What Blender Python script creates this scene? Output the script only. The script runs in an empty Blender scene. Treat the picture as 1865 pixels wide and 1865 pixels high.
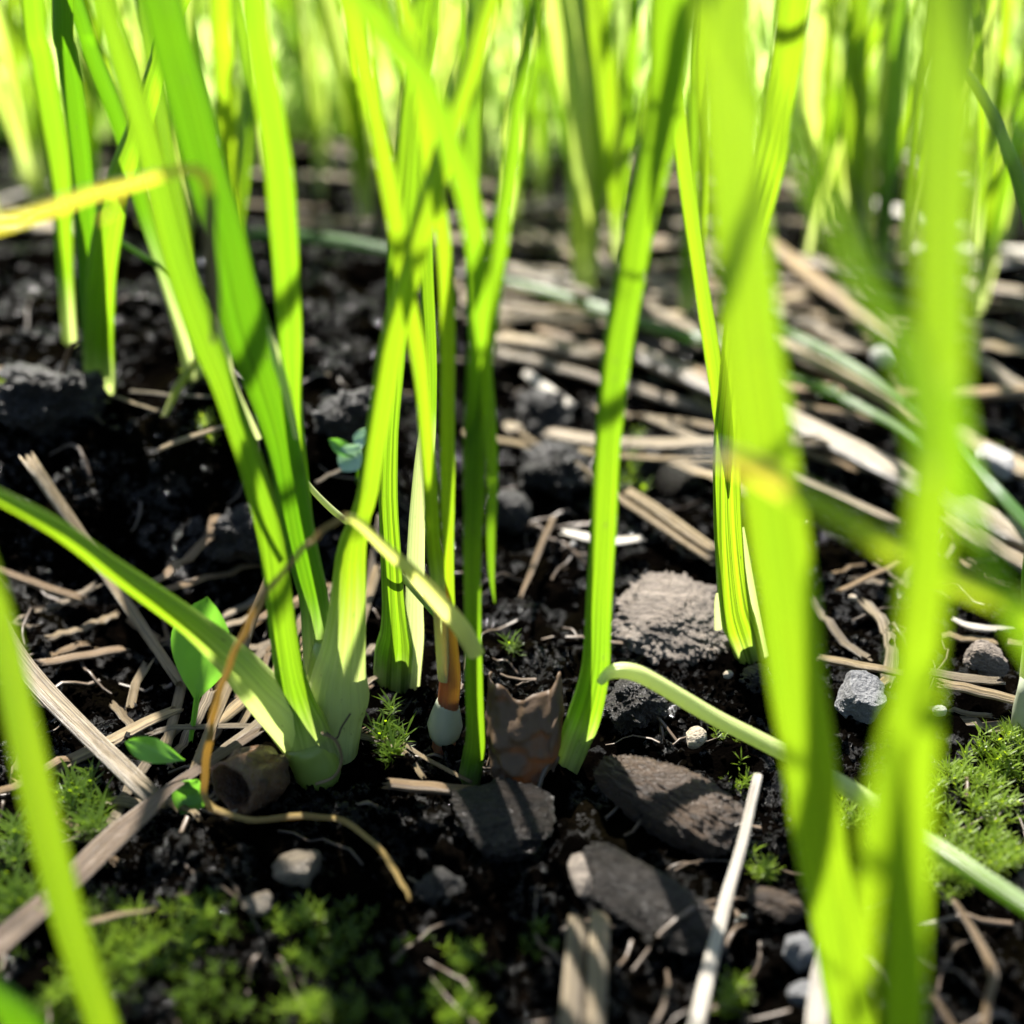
# Macro garden scene. 1 Blender unit = 1 cm.
import bpy, math, random
import numpy as np
from mathutils import Vector

R = math.radians
scene = bpy.context.scene
COL = scene.collection
scene.unit_settings.system = 'METRIC'
scene.unit_settings.scale_length = 0.01
random.seed(7)
rng = np.random.default_rng(7)

# ------------------------------------------------------------------ camera
CAM_H, PITCH, HALF = 7.6, R(28), R(24)
cam_data = bpy.data.cameras.new('camera')
cam = bpy.data.objects.new('camera', cam_data)
COL.objects.link(cam)
cam.location = (0, 0, CAM_H)
cam.rotation_euler = (R(90) - PITCH, 0, 0)
cam_data.sensor_width = 36
cam_data.angle = 2 * HALF
cam_data.clip_start = 0.05
cam_data.clip_end = 20000
cam_data.dof.use_dof = True
cam_data.dof.focus_distance = 12.0
cam_data.dof.aperture_fstop = 1e-3 * cam_data.lens / (2 * 0.148)   # entrance pupil 2.5 mm wide, in cm units
scene.camera = cam

# ------------------------------------------------------------------ world, sun, exposure
SUN_EL, SUN_AZ = R(53), R(-20)          # azimuth from +Y, negative = towards -X
world = bpy.data.worlds.new('World')
scene.world = world
world.use_nodes = True
wn = world.node_tree
bg = wn.nodes['Background']
sky = wn.nodes.new('ShaderNodeTexSky')
sky.sky_type = 'NISHITA'
sky.sun_disc = False
sky.sun_elevation = SUN_EL
sky.sun_rotation = SUN_AZ
wn.links.new(sky.outputs[0], bg.inputs[0])
bg.inputs[1].default_value = 0.05
sun_data = bpy.data.lights.new('sun', 'SUN')
sun_data.energy = 5.0
sun_data.angle = R(0.55)
sun_data.color = (1.0, 0.955, 0.88)
sun = bpy.data.objects.new('sun', sun_data)
COL.objects.link(sun)
sdir = Vector((math.sin(SUN_AZ) * math.cos(SUN_EL), math.cos(SUN_AZ) * math.cos(SUN_EL), math.sin(SUN_EL)))
sun.rotation_euler = sdir.to_track_quat('Z', 'Y').to_euler()
sun.location = sdir * 100
vs = scene.view_settings
vs.view_transform = 'Standard'
vs.look = 'None'
vs.exposure = 2.15
vs.gamma = 1.0
vs.use_curve_mapping = False
scene.render.engine = 'CYCLES'
cy = scene.cycles
cy.use_denoising = True
try:
    cy.denoiser = 'OPENIMAGEDENOISE'
    cy.denoising_prefilter = 'ACCURATE'
except Exception:
    pass
cy.max_bounces = 10
cy.diffuse_bounces = 4
cy.glossy_bounces = 3
cy.transmission_bounces = 8
cy.sample_clamp_indirect = 8
cy.sample_clamp_direct = 40
cy.caustics_reflective = False
cy.caustics_refractive = False

# ------------------------------------------------------------------ noise
_perm = np.random.default_rng(3).permutation(256)
_perm = np.concatenate([_perm, _perm, _perm])
_g3 = np.random.default_rng(4).normal(size=(256, 3))
_g3 /= np.linalg.norm(_g3, axis=1)[:, None]

def noise3(p):
    p = np.asarray(p, float)
    i = np.floor(p).astype(int)
    f = p - i
    u = f * f * f * (f * (f * 6 - 15) + 10)
    i = i & 255
    out = 0
    for dx in (0, 1):
        wx = u[..., 0] if dx else 1 - u[..., 0]
        for dy in (0, 1):
            wy = u[..., 1] if dy else 1 - u[..., 1]
            for dz in (0, 1):
                wz = u[..., 2] if dz else 1 - u[..., 2]
                h = _perm[_perm[_perm[(i[..., 0] + dx) & 255] + ((i[..., 1] + dy) & 255)] + ((i[..., 2] + dz) & 255)]
                g = _g3[h]
                out = out + wx * wy * wz * (g[..., 0] * (f[..., 0] - dx) + g[..., 1] * (f[..., 1] - dy) + g[..., 2] * (f[..., 2] - dz))
    return out

def n2(x, y, s, z=0.0):
    x, y = np.broadcast_arrays(np.asarray(x, float), np.asarray(y, float))
    return noise3(np.stack([x * s, y * s, np.full_like(x, z)], -1))

def sstep(a, b, x):
    t = np.clip((np.asarray(x, float) - a) / (b - a), 0, 1)
    return t * t * (3 - 2 * t)

# ------------------------------------------------------------------ the lie of the land
def h_low(x, y):
    x = np.asarray(x, float); y = np.asarray(y, float)
    near = 1 - sstep(40, 90, y)
    bank = 1.5 * sstep(12.4, 14.2, y + 0.5 * n2(x, y, 0.7, 5)) * (1 - sstep(-2.6, -0.6, x + 0.5 * n2(x, y, 0.5, 9)))
    bank = bank * (1 - 0.6 * sstep(20, 30, y))
    hollow = -0.45 * np.exp(-(((x + 3.2) / 1.6) ** 2 + ((y - 11.8) / 1.3) ** 2))
    return (0.32 * n2(x, y, 0.22, 1) + 0.22 * n2(x, y, 0.5, 2)) * near + bank + hollow

def h_full(x, y):
    x = np.asarray(x, float); y = np.asarray(y, float)
    near = 1 - sstep(35, 70, y)
    a = np.abs(n2(x, y, 0.95, 11)); b = np.abs(n2(x + 9, y, 2.1, 12)); c = n2(x, y, 4.6, 13); d = n2(x, y, 9.5, 14)
    wx = x + 0.25 * n2(x, y, 1.6, 21); wy = y + 0.25 * n2(x, y, 1.6, 22)
    e = np.maximum(n2(wx, wy, 1.5, 15), 0)
    return h_low(x, y) + near * (0.42 * a + 0.30 * b + 0.11 * c + 0.055 * d + 0.35 * e - 0.24)

cp, sp, th = math.cos(PITCH), math.sin(PITCH), math.tan(HALF)
def ray(px, py):
    a = (px - 932.5) / 932.5 * th
    b = (932.5 - py) / 932.5 * th
    return Vector((a, cp + b * sp, -sp + b * cp))
def at(px, py, Y):
    d = ray(px, py)
    t = Y / d.y
    return Vector((d.x * t, Y, CAM_H + d.z * t))
def depth_of(p):
    return p[1] * cp - (p[2] - CAM_H) * sp
def cmpx(w, p):                       # photo pixels -> cm at that place
    return w * th * depth_of(p) / 932.5
def gnd(px, py, fn=h_low):
    d = ray(px, py)
    t = np.geomspace(4.0, 160, 260)
    k = int(np.argmax(CAM_H + d.z * t <= fn(d.x * t, d.y * t)))
    t = np.linspace(t[max(k - 1, 0)], t[k], 24)
    t = t[int(np.argmax(CAM_H + d.z * t <= fn(d.x * t, d.y * t)))]
    return Vector((d.x * t, d.y * t, CAM_H + d.z * t))

# ------------------------------------------------------------------ object helpers
def tag(o, label, cat, group=None, kind=None):
    o['label'] = label
    if cat: o['category'] = cat
    if group: o['group'] = group
    if kind: o['kind'] = kind
    return o

def mesh_obj(name, V, F, mat, parent=None, uv=None, smooth=True):
    me = bpy.data.meshes.new(name)
    V = np.asarray(V, np.float32).reshape(-1, 3)
    if parent is not None:
        V = V - np.array(parent.location, np.float32)
    if isinstance(F, np.ndarray):
        n = F.shape[1]; nf = len(F)
        me.vertices.add(len(V)); me.vertices.foreach_set('co', V.ravel())
        me.loops.add(nf * n); me.loops.foreach_set('vertex_index', F.ravel().astype(np.int32))
        me.polygons.add(nf); me.polygons.foreach_set('loop_start', np.arange(0, nf * n, n, dtype=np.int32))
        me.update(calc_edges=True)
    else:
        me.from_pydata([tuple(v) for v in V], [], F)
    me.validate()
    me.polygons.foreach_set('use_smooth', np.full(len(me.polygons), smooth))
    if uv is not None:
        l = me.uv_layers.new(name='UVMap')
        idx = np.empty(len(me.loops), np.int32); me.loops.foreach_get('vertex_index', idx)
        l.data.foreach_set('uv', np.asarray(uv, np.float32)[idx].ravel())
    me.materials.append(mat)
    o = bpy.data.objects.new(name, me)
    COL.objects.link(o)
    o.parent = parent
    return o

def empty(name, loc):
    e = bpy.data.objects.new(name, None)
    e.location = loc
    e.empty_display_size = 0.3
    COL.objects.link(e)
    return e

def catmull(P, n):
    P = np.asarray(P, float)
    Q = np.vstack([2 * P[0] - P[1], P, 2 * P[-1] - P[-2]])
    seg = len(P) - 1
    t = np.linspace(0, seg, n)
    k = np.minimum(t.astype(int), seg - 1)
    f = (t - k)[:, None]
    a, b, c, d = Q[k], Q[k + 1], Q[k + 2], Q[k + 3]
    return 0.5 * (2 * b + (c - a) * f + (2 * a - 5 * b + 4 * c - d) * f ** 2 + (3 * b - 3 * c + d - a) * f ** 3)

# ------------------------------------------------------------------ materials
class NT:
    def __init__(s, name):
        s.m = bpy.data.materials.new(name); s.m.use_nodes = True
        s.t = s.m.node_tree; s.N = s.t.nodes; s.N.clear()
        s.out = s.n('ShaderNodeOutputMaterial')
    def n(s, typ, **kw):
        x = s.N.new(typ)
        for k, v in kw.items(): setattr(x, k, v)
        return x
    def l(s, a, b): s.t.links.new(a, b)
    def val(s, sock, v):
        if hasattr(v, 'node'): s.l(v, sock)
        else: sock.default_value = v
    def math(s, op, a, b=0.0, clamp=False):
        x = s.n('ShaderNodeMath', operation=op, use_clamp=clamp)
        s.val(x.inputs[0], a); s.val(x.inputs[1], b)
        return x.outputs[0]
    def mix(s, f, a, b, blend='MIX'):
        x = s.n('ShaderNodeMix', data_type='RGBA', blend_type=blend)
        s.val(x.inputs[0], f); s.val(x.inputs[6], a); s.val(x.inputs[7], b)
        return x.outputs[2]
    def ramp(s, f, stops, interp='LINEAR'):
        x = s.n('ShaderNodeValToRGB'); cr = x.color_ramp; cr.interpolation = interp
        while len(cr.elements) < len(stops): cr.elements.new(0.5)
        for e, (p, c) in zip(cr.elements, stops):
            e.position = p
            e.color = (c, c, c, 1) if isinstance(c, (int, float)) else (*c, 1)
        s.val(x.inputs[0], f)
        return x.outputs[0]
    def noise(s, vec, scale, detail=4, rough=0.55, dist=0.0):
        x = s.n('ShaderNodeTexNoise')
        x.inputs['Scale'].default_value = scale; x.inputs['Detail'].default_value = detail
        x.inputs['Roughness'].default_value = rough; x.inputs['Distortion'].default_value = dist
        if vec is not None: s.l(vec, x.inputs['Vector'])
        return x.outputs[0]
    def mapping(s, vec, scale=(1, 1, 1), loc=(0, 0, 0)):
        x = s.n('ShaderNodeMapping')
        x.inputs['Scale'].default_value = scale; s.val(x.inputs['Location'], loc)
        s.l(vec, x.inputs['Vector'])
        return x.outputs[0]
    def geo(s): return s.n('ShaderNodeNewGeometry').outputs['Position']
    def gen(s): return s.n('ShaderNodeTexCoord').outputs['Object']
    def uv(s): return s.n('ShaderNodeTexCoord').outputs['UV']
    def attr(s, name): return s.n('ShaderNodeAttribute', attribute_type='OBJECT', attribute_name=name).outputs['Fac']
    def rand(s): return s.n('ShaderNodeObjectInfo').outputs['Random']
    def bump(s, h, strength, dist=0.02):
        x = s.n('ShaderNodeBump'); x.inputs['Strength'].default_value = strength; x.inputs['Distance'].default_value = dist
        s.l(h, x.inputs['Height'])
        return x.outputs[0]
    def pbr(s, col, rough=0.5, spec=0.5, normal=None, coat=0.0, coat_rough=0.1):
        x = s.n('ShaderNodeBsdfPrincipled')
        s.val(x.inputs['Base Color'], col); s.val(x.inputs['Roughness'], rough)
        s.val(x.inputs['Specular IOR Level'], spec)
        s.val(x.inputs['Coat Weight'], coat); x.inputs['Coat Roughness'].default_value = coat_rough
        if normal is not None:
            s.l(normal, x.inputs['Normal']); s.l(normal, x.inputs['Coat Normal'])
        return x.outputs[0]
    def translucent(s, col):
        x = s.n('ShaderNodeBsdfTranslucent'); s.val(x.inputs[0], col)
        return x.outputs[0]
    def mixsh(s, f, a, b):
        x = s.n('ShaderNodeMixShader'); s.val(x.inputs[0], f); s.l(a, x.inputs[1]); s.l(b, x.inputs[2])
        return x.outputs[0]
    def done(s, sh):
        s.l(sh, s.out.inputs[0])
        return s.m

def mat_soil(name, seed=0.0, lift=0.0):
    t = NT(name)
    p = t.mapping(t.geo(), loc=(seed, seed * 2, 0))
    big = t.noise(p, 0.7, 5)
    med = t.noise(p, 3.2, 6, 0.62)
    fine = t.noise(p, 15, 8, 0.75)
    grit = t.noise(p, 46, 6, 0.75)
    col = t.ramp(med, [(0.25, (0.0006, 0.0005, 0.0004)), (0.55, (0.0018, 0.0014, 0.0011)), (0.8, (0.0085, 0.0058, 0.0038))])
    col = t.mix(t.ramp(fine, [(0.60, 0.0), (0.75, 0.5)]), col, (0.013, 0.0092, 0.0064, 1))
    col = t.mix(t.ramp(big, [(0.50, 0.0), (0.68, 0.4)]), col, (0.009, 0.0075, 0.003, 1))
    if lift: col = t.mix(lift, col, (0.04, 0.032, 0.025, 1))
    wet = t.math('MULTIPLY', t.ramp(t.noise(p, 1.1, 5, 0.6), [(0.43, 1.0), (0.50, 0.0)]), t.ramp(t.noise(p, 7.0, 3, 0.6), [(0.46, 1.0), (0.52, 0.0)]))
    rough = t.math('SUBTRACT', 0.8, t.math('MULTIPLY', wet, 0.66))
    h = t.math('ADD', t.math('MULTIPLY', fine, 1.0), t.math('MULTIPLY', grit, 0.5))
    nrm = t.bump(h, 1.0, 0.16)
    return t.done(t.pbr(col, rough, t.math('ADD', 0.0, t.math('MULTIPLY', wet, 0.6)), nrm))

def mat_leaf(name, g_ref, g_tr, pale_c=(0.52, 0.56, 0.28), dry_c=(0.70, 0.58, 0.11), mixf=0.55):
    """living or dying onion leaf: pale at the sheath, parallel veins; attributes pale (cm), stripe, dry, red."""
    t = NT(name)
    uv = t.uv()
    sx = t.n('ShaderNodeSeparateXYZ'); t.l(uv, sx.inputs[0])
    u, v = sx.outputs[0], sx.outputs[1]
    rnd = t.rand()
    off = t.n('ShaderNodeCombineXYZ'); t.l(t.math('MULTIPLY', rnd, 37.0), off.inputs[0]); t.l(t.math('MULTIPLY', rnd, 91.0), off.inputs[2])
    veins = t.noise(t.mapping(uv, (26, 0.22, 1), off.outputs[0]), 1.0, 3, 0.6)
    veins2 = t.noise(t.mapping(uv, (40, 0.12, 1), off.outputs[0]), 1.0, 2, 0.5)
    blot = t.noise(t.mapping(uv, (2.2, 0.55, 1), off.outputs[0]), 1.0, 4, 0.6)
    spots = t.noise(t.mapping(uv, (16, 5.5, 1), off.outputs[0]), 1.0, 3, 0.7)
    # colour runs
    f_pale = t.math('DIVIDE', v, t.math('MAXIMUM', t.attr('pale'), 0.01))
    f_pale = t.math('ADD', f_pale, t.math('MULTIPLY', t.math('SUBTRACT', veins, 0.5), 0.45))
    pale = t.ramp(f_pale, [(0.12, 1.0), (0.42, 0.75), (1.0, 0.0)], 'EASE')
    def run(base, palecol, drycol, redcol, k):
        c = t.mix(t.ramp(blot, [(0.35, 0.0), (0.7, 0.55)]), base, tuple(min(1, x * y) for x, y in zip(base[:3], (1.45, 1.12, 0.8))) + (1,))
        c = t.mix(t.ramp(veins2, [(0.40, 0.0), (0.66, 0.85)]), c, tuple(x * 0.55 for x in base[:3]) + (1,))
        c = t.mix(pale, c, palecol)
        wav = t.math('SINE', t.math('ADD', t.math('MULTIPLY', u, 42.0), t.math('MULTIPLY', veins, 9.0)))
        st = t.math('MULTIPLY', t.ramp(wav, [(0.2, 0.0), (1.0, 0.85)]), t.attr('stripe'))
        st = t.math('MULTIPLY', st, t.ramp(v, [(0.05, 0.15), (0.35, 1.0)]))
        c = t.mix(st, c, (k * 0.045, k * 0.085, 0.004, 1))
        c = t.mix(t.attr('red'), c, redcol)
        c = t.mix(t.attr('dry'), c, drycol)
        c = t.mix(t.ramp(spots, [(0.66, 0.0), (0.72, 0.6)]), c, (0.10, 0.085, 0.03, 1))
        return c
    cr = run((*g_ref, 1), (*pale_c, 1), (*dry_c, 1), (0.42, 0.11, 0.09, 1), 1.0)
    ct = run((*g_tr, 1), (0.60, 0.68, 0.24, 1), (0.84, 0.68, 0.06, 1), (0.62, 0.14, 0.10, 1), 1.4)
    nrm = t.bump(t.math('ADD', veins, t.math('MULTIPLY', veins2, 0.9)), 0.6, 0.03)
    sh = t.mixsh(mixf, t.pbr(cr, t.math('ADD', 0.24, t.math('MULTIPLY', blot, 0.18)), 0.65, nrm), t.translucent(ct))
    return t.done(sh)

def mat_straw(name, c0, c1, c2, tr=0.18):
    t = NT(name)
    uv = t.uv(); rnd = t.rand()
    off = t.n('ShaderNodeCombineXYZ'); t.l(t.math('MULTIPLY', rnd, 57.0), off.inputs[0]); t.l(t.math('MULTIPLY', rnd, 31.0), off.inputs[1])
    a = t.noise(t.mapping(uv, (22, 0.5, 1), off.outputs[0]), 1.0, 4, 0.6)
    b = t.noise(t.mapping(uv, (5, 1.1, 1), off.outputs[0]), 1.0, 5, 0.65)
    s = t.noise(t.mapping(uv, (26, 9, 1), off.outputs[0]), 1.0, 3, 0.7)
    col = t.mix(t.ramp(a, [(0.38, 0.0), (0.62, 1.0)]), (*c0, 1), (*c1, 1))
    col = t.mix(t.ramp(b, [(0.45, 0.0), (0.70, 0.85)]), col, (*c2, 1))
    lines = t.noise(t.mapping(uv, (34, 0.16, 1), off.outputs[0]), 1.0, 2, 0.5)
    col = t.mix(t.ramp(lines, [(0.50, 0.0), (0.63, 0.85)]), col, tuple(x * 0.4 for x in c2) + (1,))
    col = t.mix(t.math('MULTIPLY', rnd, 0.55), col, tuple(x * y for x, y in zip(c2, (0.8, 0.86, 1.0))) + (1,))
    col = t.mix(t.ramp(s, [(0.66, 0.0), (0.72, 0.85)]), col, (0.03, 0.022, 0.014, 1))
    nrm = t.bump(t.math('SUBTRACT', t.math('ADD', a, t.math('MULTIPLY', b, 0.5)), t.math('MULTIPLY', lines, 0.8)), 0.9, 0.05)
    sh = t.mixsh(tr, t.pbr(col, 0.42, 0.5, nrm), t.translucent(col))
    return t.done(sh)

def mat_rock(name, c0, c1, rough=0.6, scale=3.0, speck=None, grain=None):
    t = NT(name)
    p = t.gen()
    if grain: p = t.mapping(p, grain)
    a = t.noise(p, scale, 6, 0.65); f = t.noise(p, scale * 7, 5, 0.7)
    col = t.mix(t.ramp(a, [(0.3, 0.0), (0.7, 1.0)]), (*c0, 1), (*c1, 1))
    if speck: col = t.mix(t.ramp(f, [(0.56, 0.0), (0.63, 0.9)]), col, (*speck, 1))
    nrm = t.bump(t.math('ADD', a, t.math('MULTIPLY', f, 0.8)), 1.0, 0.14)
    return t.done(t.pbr(col, t.math('ADD', rough - 0.15, t.math('MULTIPLY', f, 0.3)), 0.5, nrm))

def mat_simple_leaf(name, c, ct, mixf=0.45, rough=0.35, scale=3.0):
    t = NT(name)
    a = t.noise(t.gen(), scale, 4, 0.6)
    col = t.mix(a, (*c, 1), tuple(x * 1.5 for x in c) + (1,))
    sh = t.mixsh(mixf, t.pbr(col, rough, 0.5, t.bump(a, 0.3, 0.03)), t.translucent((*ct, 1)))
    return t.done(sh)

M = {}
M['soil'] = mat_soil('wet_black_soil')
M['crumb'] = mat_soil('soil_crumb', 4.3, 0.03)
M['leaf'] = mat_leaf('onion_leaf', (0.07, 0.17, 0.012), (0.205, 0.41, 0.010), mixf=0.58)
M['leaf_dark'] = mat_leaf('onion_leaf_deep_green', (0.04, 0.13, 0.012), (0.115, 0.31, 0.005), mixf=0.5)
M['leaf_bright'] = mat_leaf('onion_leaf_yellow_green', (0.10, 0.20, 0.008), (0.295, 0.50, 0.012), mixf=0.60)
M['leaf_pale_glare'] = mat_leaf('onion_leaf_pale_sheath_glare', (0.10, 0.20, 0.012), (0.285, 0.49, 0.012), pale_c=(0.68, 0.76, 0.32), mixf=0.5)  # pale sheath, lightened further so its colour carries the white sun glare
M['leaf_far_haze'] = mat_leaf('onion_leaf_far_haze', (0.20, 0.30, 0.07), (0.56, 0.74, 0.13), mixf=0.66)  # background haze and glare put into the colour: paler than near leaves
M['straw'] = mat_straw('straw', (0.31, 0.215, 0.10), (0.46, 0.36, 0.20), (0.17, 0.12, 0.065))
M['straw_grey'] = mat_straw('weathered_straw', (0.25, 0.19, 0.115), (0.43, 0.35, 0.23), (0.12, 0.09, 0.058))
M['straw_brown'] = mat_straw('brown_straw', (0.26, 0.17, 0.08), (0.40, 0.27, 0.13), (0.13, 0.085, 0.05))
M['straw_white'] = mat_straw('bleached_straw', (0.70, 0.64, 0.54), (0.80, 0.76, 0.68), (0.50, 0.42, 0.32))
M['orange_thread'] = mat_straw('withered_orange_leaf', (0.68, 0.50, 0.17), (0.78, 0.63, 0.28), (0.56, 0.36, 0.10), 0.5)
M['bark'] = mat_rock('bark', (0.11, 0.085, 0.065), (0.36, 0.30, 0.24), 0.65, 3.6, (0.025, 0.018, 0.013), (0.6, 2.2, 1.5))
M['bark_dark'] = mat_rock('charred_wood', (0.005, 0.0038, 0.003), (0.020, 0.0145, 0.0105), 0.30, 2.4, (0.040, 0.030, 0.023), (0.5, 3.0, 1.5))
M['bark_brown'] = mat_rock('brown_wood', (0.018, 0.010, 0.006), (0.085, 0.05, 0.024), 0.5, 2.0, (0.02, 0.012, 0.008), (0.5, 3.0, 1.5))
M['stone_grey'] = mat_rock('grey_stone', (0.10, 0.10, 0.105), (0.25, 0.25, 0.25), 0.5, 2.6, (0.06, 0.06, 0.065))
M['stone_tan'] = mat_rock('tan_stone', (0.45, 0.36, 0.24), (0.60, 0.52, 0.40), 0.55, 4.0, (0.12, 0.08, 0.05))
M['stone_brown'] = mat_rock('muddy_stone', (0.10, 0.08, 0.055), (0.22, 0.18, 0.13), 0.4, 3.0, (0.03, 0.022, 0.016))
M['stone_white'] = mat_rock('pale_stone', (0.40, 0.39, 0.37), (0.62, 0.60, 0.57), 0.55, 3.0, (0.16, 0.14, 0.12))
M['clod'] = mat_rock('earth_clod', (0.005, 0.004, 0.0035), (0.020, 0.016, 0.012), 0.42, 2.4, (0.05, 0.042, 0.034))
M['dead_leaf'] = mat_straw('dead_brown_leaf', (0.16, 0.105, 0.06), (0.28, 0.20, 0.125), (0.09, 0.06, 0.04), 0.25)
M['crumpled'] = mat_simple_leaf('crumpled_brown_leaf', (0.075, 0.046, 0.024), (0.20, 0.12, 0.055), 0.35, 0.6, 6.0)
M['husk'] = mat_rock('wet_husk', (0.035, 0.016, 0.007), (0.13, 0.065, 0.025), 0.3, 1.5, (0.02, 0.011, 0.006))
M['bulb_white'] = mat_simple_leaf('white_bulb', (0.26, 0.28, 0.20), (0.4, 0.42, 0.25), 0.25, 0.3)
M['bulb_green'] = mat_simple_leaf('pale_green_bulb', (0.17, 0.23, 0.045), (0.42, 0.52, 0.09), 0.35, 0.3)
M['sheath_foot'] = mat_simple_leaf('pale_sheath_foot', (0.30, 0.38, 0.10), (0.5, 0.6, 0.12), 0.35, 0.3)
M['moss'] = mat_simple_leaf('moss', (0.045, 0.080, 0.004), (0.24, 0.37, 0.006), 0.5, 0.4, 1.0)
M['moss_yellow'] = mat_simple_leaf('yellow_moss', (0.09, 0.14, 0.007), (0.40, 0.54, 0.010), 0.45, 0.4, 1.0)
M['far_weed_haze'] = mat_simple_leaf('far_weed_haze', (0.18, 0.28, 0.09), (0.50, 0.66, 0.18), 0.55, 0.18, 1.0)  # lightened green paints the bright glare over the distant weeds
M['weed'] = mat_simple_leaf('weed_leaf', (0.07, 0.20, 0.035), (0.22, 0.55, 0.04), 0.4, 0.3)
M['weed_glare'] = mat_simple_leaf('seed_leaf_painted_glare', (0.25, 0.36, 0.27), (0.3, 0.5, 0.25), 0.25, 0.22)  # the pale tone is glare painted into the leaf colour
M['fibre'] = mat_straw('root_fibre', (0.10, 0.07, 0.045), (0.22, 0.16, 0.10), (0.05, 0.035, 0.025), 0.1)
M['grass'] = mat_simple_leaf('far_grass_haze', (0.22, 0.32, 0.10), (0.60, 0.76, 0.24), 0.64, 0.35, 0.3)  # paler green with the background haze mixed into the colour
t = NT('water'); b = t.n('ShaderNodeBsdfPrincipled'); b.inputs['Transmission Weight'].default_value = 1; b.inputs['Roughness'].default_value = 0.02; b.inputs['IOR'].default_value = 1.33
M['water'] = t.done(b.outputs[0])

# ------------------------------------------------------------------ shapes
def tube(name, C, W, mat, parent=None, wrap=(340, 190), thick=(0.42, 0.27), twist=(0, 0), nseg=14, face=None, flat_pow=1.0, props=None, wrap_at=0.35, crease=0.0, vstart=0.0, wobble=0.0):
    """a leaf, sheath or blade: an open or closed channel section swept along the path C with widths W (cm)"""
    C = np.asarray(C, float); W = np.asarray(W, float); n = len(C)
    T = np.gradient(C, axis=0); T /= np.linalg.norm(T, axis=1)[:, None] + 1e-9
    view = np.array(face if face is not None else (0, -1, 0.35), float)
    S = np.cross(view, T); S /= np.linalg.norm(S, axis=1)[:, None] + 1e-9
    N = np.cross(T, S)
    N = np.where((N @ view)[:, None] < 0, -N, N)
    f = np.linspace(0, 1, n)
    L = np.concatenate([[0], np.cumsum(np.linalg.norm(np.diff(C, axis=0), axis=1))])
    fw = np.clip(f / wrap_at, 0, 1) if wrap_at > 0 else np.ones(n)
    wr = np.radians(wrap[0] + (wrap[1] - wrap[0]) * fw)
    tk = thick[0] + (thick[1] - thick[0]) * fw
    tw = np.radians(twist[0] + (twist[1] - twist[0]) * f)
    S2 = S * np.cos(tw)[:, None] + N * np.sin(tw)[:, None]
    N2 = -S * np.sin(tw)[:, None] + N * np.cos(tw)[:, None]
    q = np.linspace(-0.5, 0.5, nseg)
    V = []; UV = []
    ph = random.uniform(0, 50)
    for i in range(n):
        a = q * wr[i]
        r = 1 + crease * np.cos(np.clip(a * 2, -np.pi, np.pi)) * 0
        x = np.sin(a) * W[i] / 2; z = np.cos(a) * W[i] * tk[i]
        if crease: z = z - crease * W[i] * np.exp(-(a / 0.35) ** 2)
        if wobble: x = x + wobble * W[i] * noise3(np.stack([np.full(nseg, L[i] * 1.7 + ph), np.sign(q) * 3.0, np.zeros(nseg)], -1)) * np.abs(q) * 2
        V.append(C[i] + x[:, None] * S2[i] + (z - W[i] * tk[i] * 0.5)[:, None] * N2[i])
        UV.append(np.stack([q + 0.5, np.full(nseg, L[i] + vstart)], 1))
    V = np.vstack(V); UV = np.vstack(UV)
    i, j = np.meshgrid(np.arange(n - 1), np.arange(nseg - 1), indexing='ij')
    a = (i * nseg + j).ravel()
    F = np.stack([a, a + 1, a + nseg + 1, a + nseg], 1)
    o = mesh_obj(name, V, F, mat, parent, UV)
    p = dict(pale=0.0, stripe=0.0, dry=0.0, red=0.0)
    if props: p.update(props)
    for k, v in p.items(): o[k] = float(v)
    return o

def path_px(pts, Y, n=40, ext=0.0, bury=0.12):
    """pts: (px, py, width px); Y: list of world depths or (start, end); start None = where the ray meets the soil"""
    pts = np.asarray(pts, float)
    d = np.concatenate([[0], np.cumsum(np.hypot(np.diff(pts[:, 0]), np.diff(pts[:, 1])))]); d /= d[-1]
    if len(Y) == 2:
        y0 = gnd(pts[0, 0], pts[0, 1]).y if Y[0] is None else Y[0]
        y1 = y0 + Y[1] if Y[0] is None else Y[1]
        Ys = y0 + (y1 - y0) * d
    else:
        Ys = np.interp(d, np.linspace(0, 1, len(Y)), Y)
    P = []; W = []
    for (px, py, w), y in zip(pts, Ys):
        p = at(px, py, y); P.append(p); W.append(cmpx(w, p))
    P = [np.array(p) for p in P]
    if ext:
        dd = P[-1] - P[-2]; dd /= np.linalg.norm(dd)
        side = 0.25 if dd[0] > 0 else -0.25
        w0 = W[-1]
        for k, (s, ws) in enumerate(((0.33, 0.95), (0.66, 0.75), (0.9, 0.4), (1.0, 0.05))):
            P.append(P[len(pts) - 1] + dd * ext * s + np.array([side * ext * s * s * 0.6, 0.35 * ext * s * s, -0.25 * ext * s * s])); W.append(w0 * ws)
    if bury:
        dd = P[0] - P[1]; dd /= np.linalg.norm(dd)
        P[0] = P[0] + dd * bury
    C = catmull(P, n); Wc = np.maximum(catmull(np.stack([W, W], 1), n)[:, 0], 0.004)
    return C, Wc

def leaf(parent, pts, Y, mat='leaf', n=48, ext=4.0, name='leaf', bury=0.75, **kw):
    C, W = path_px(pts, Y, n, ext, bury)
    if 'wrap' not in kw:
        kw['wrap'] = (335, 205)
    if 'wobble' not in kw: kw['wobble'] = 0.05
    return tube(name, C, W, M[mat], parent, **kw)

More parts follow.
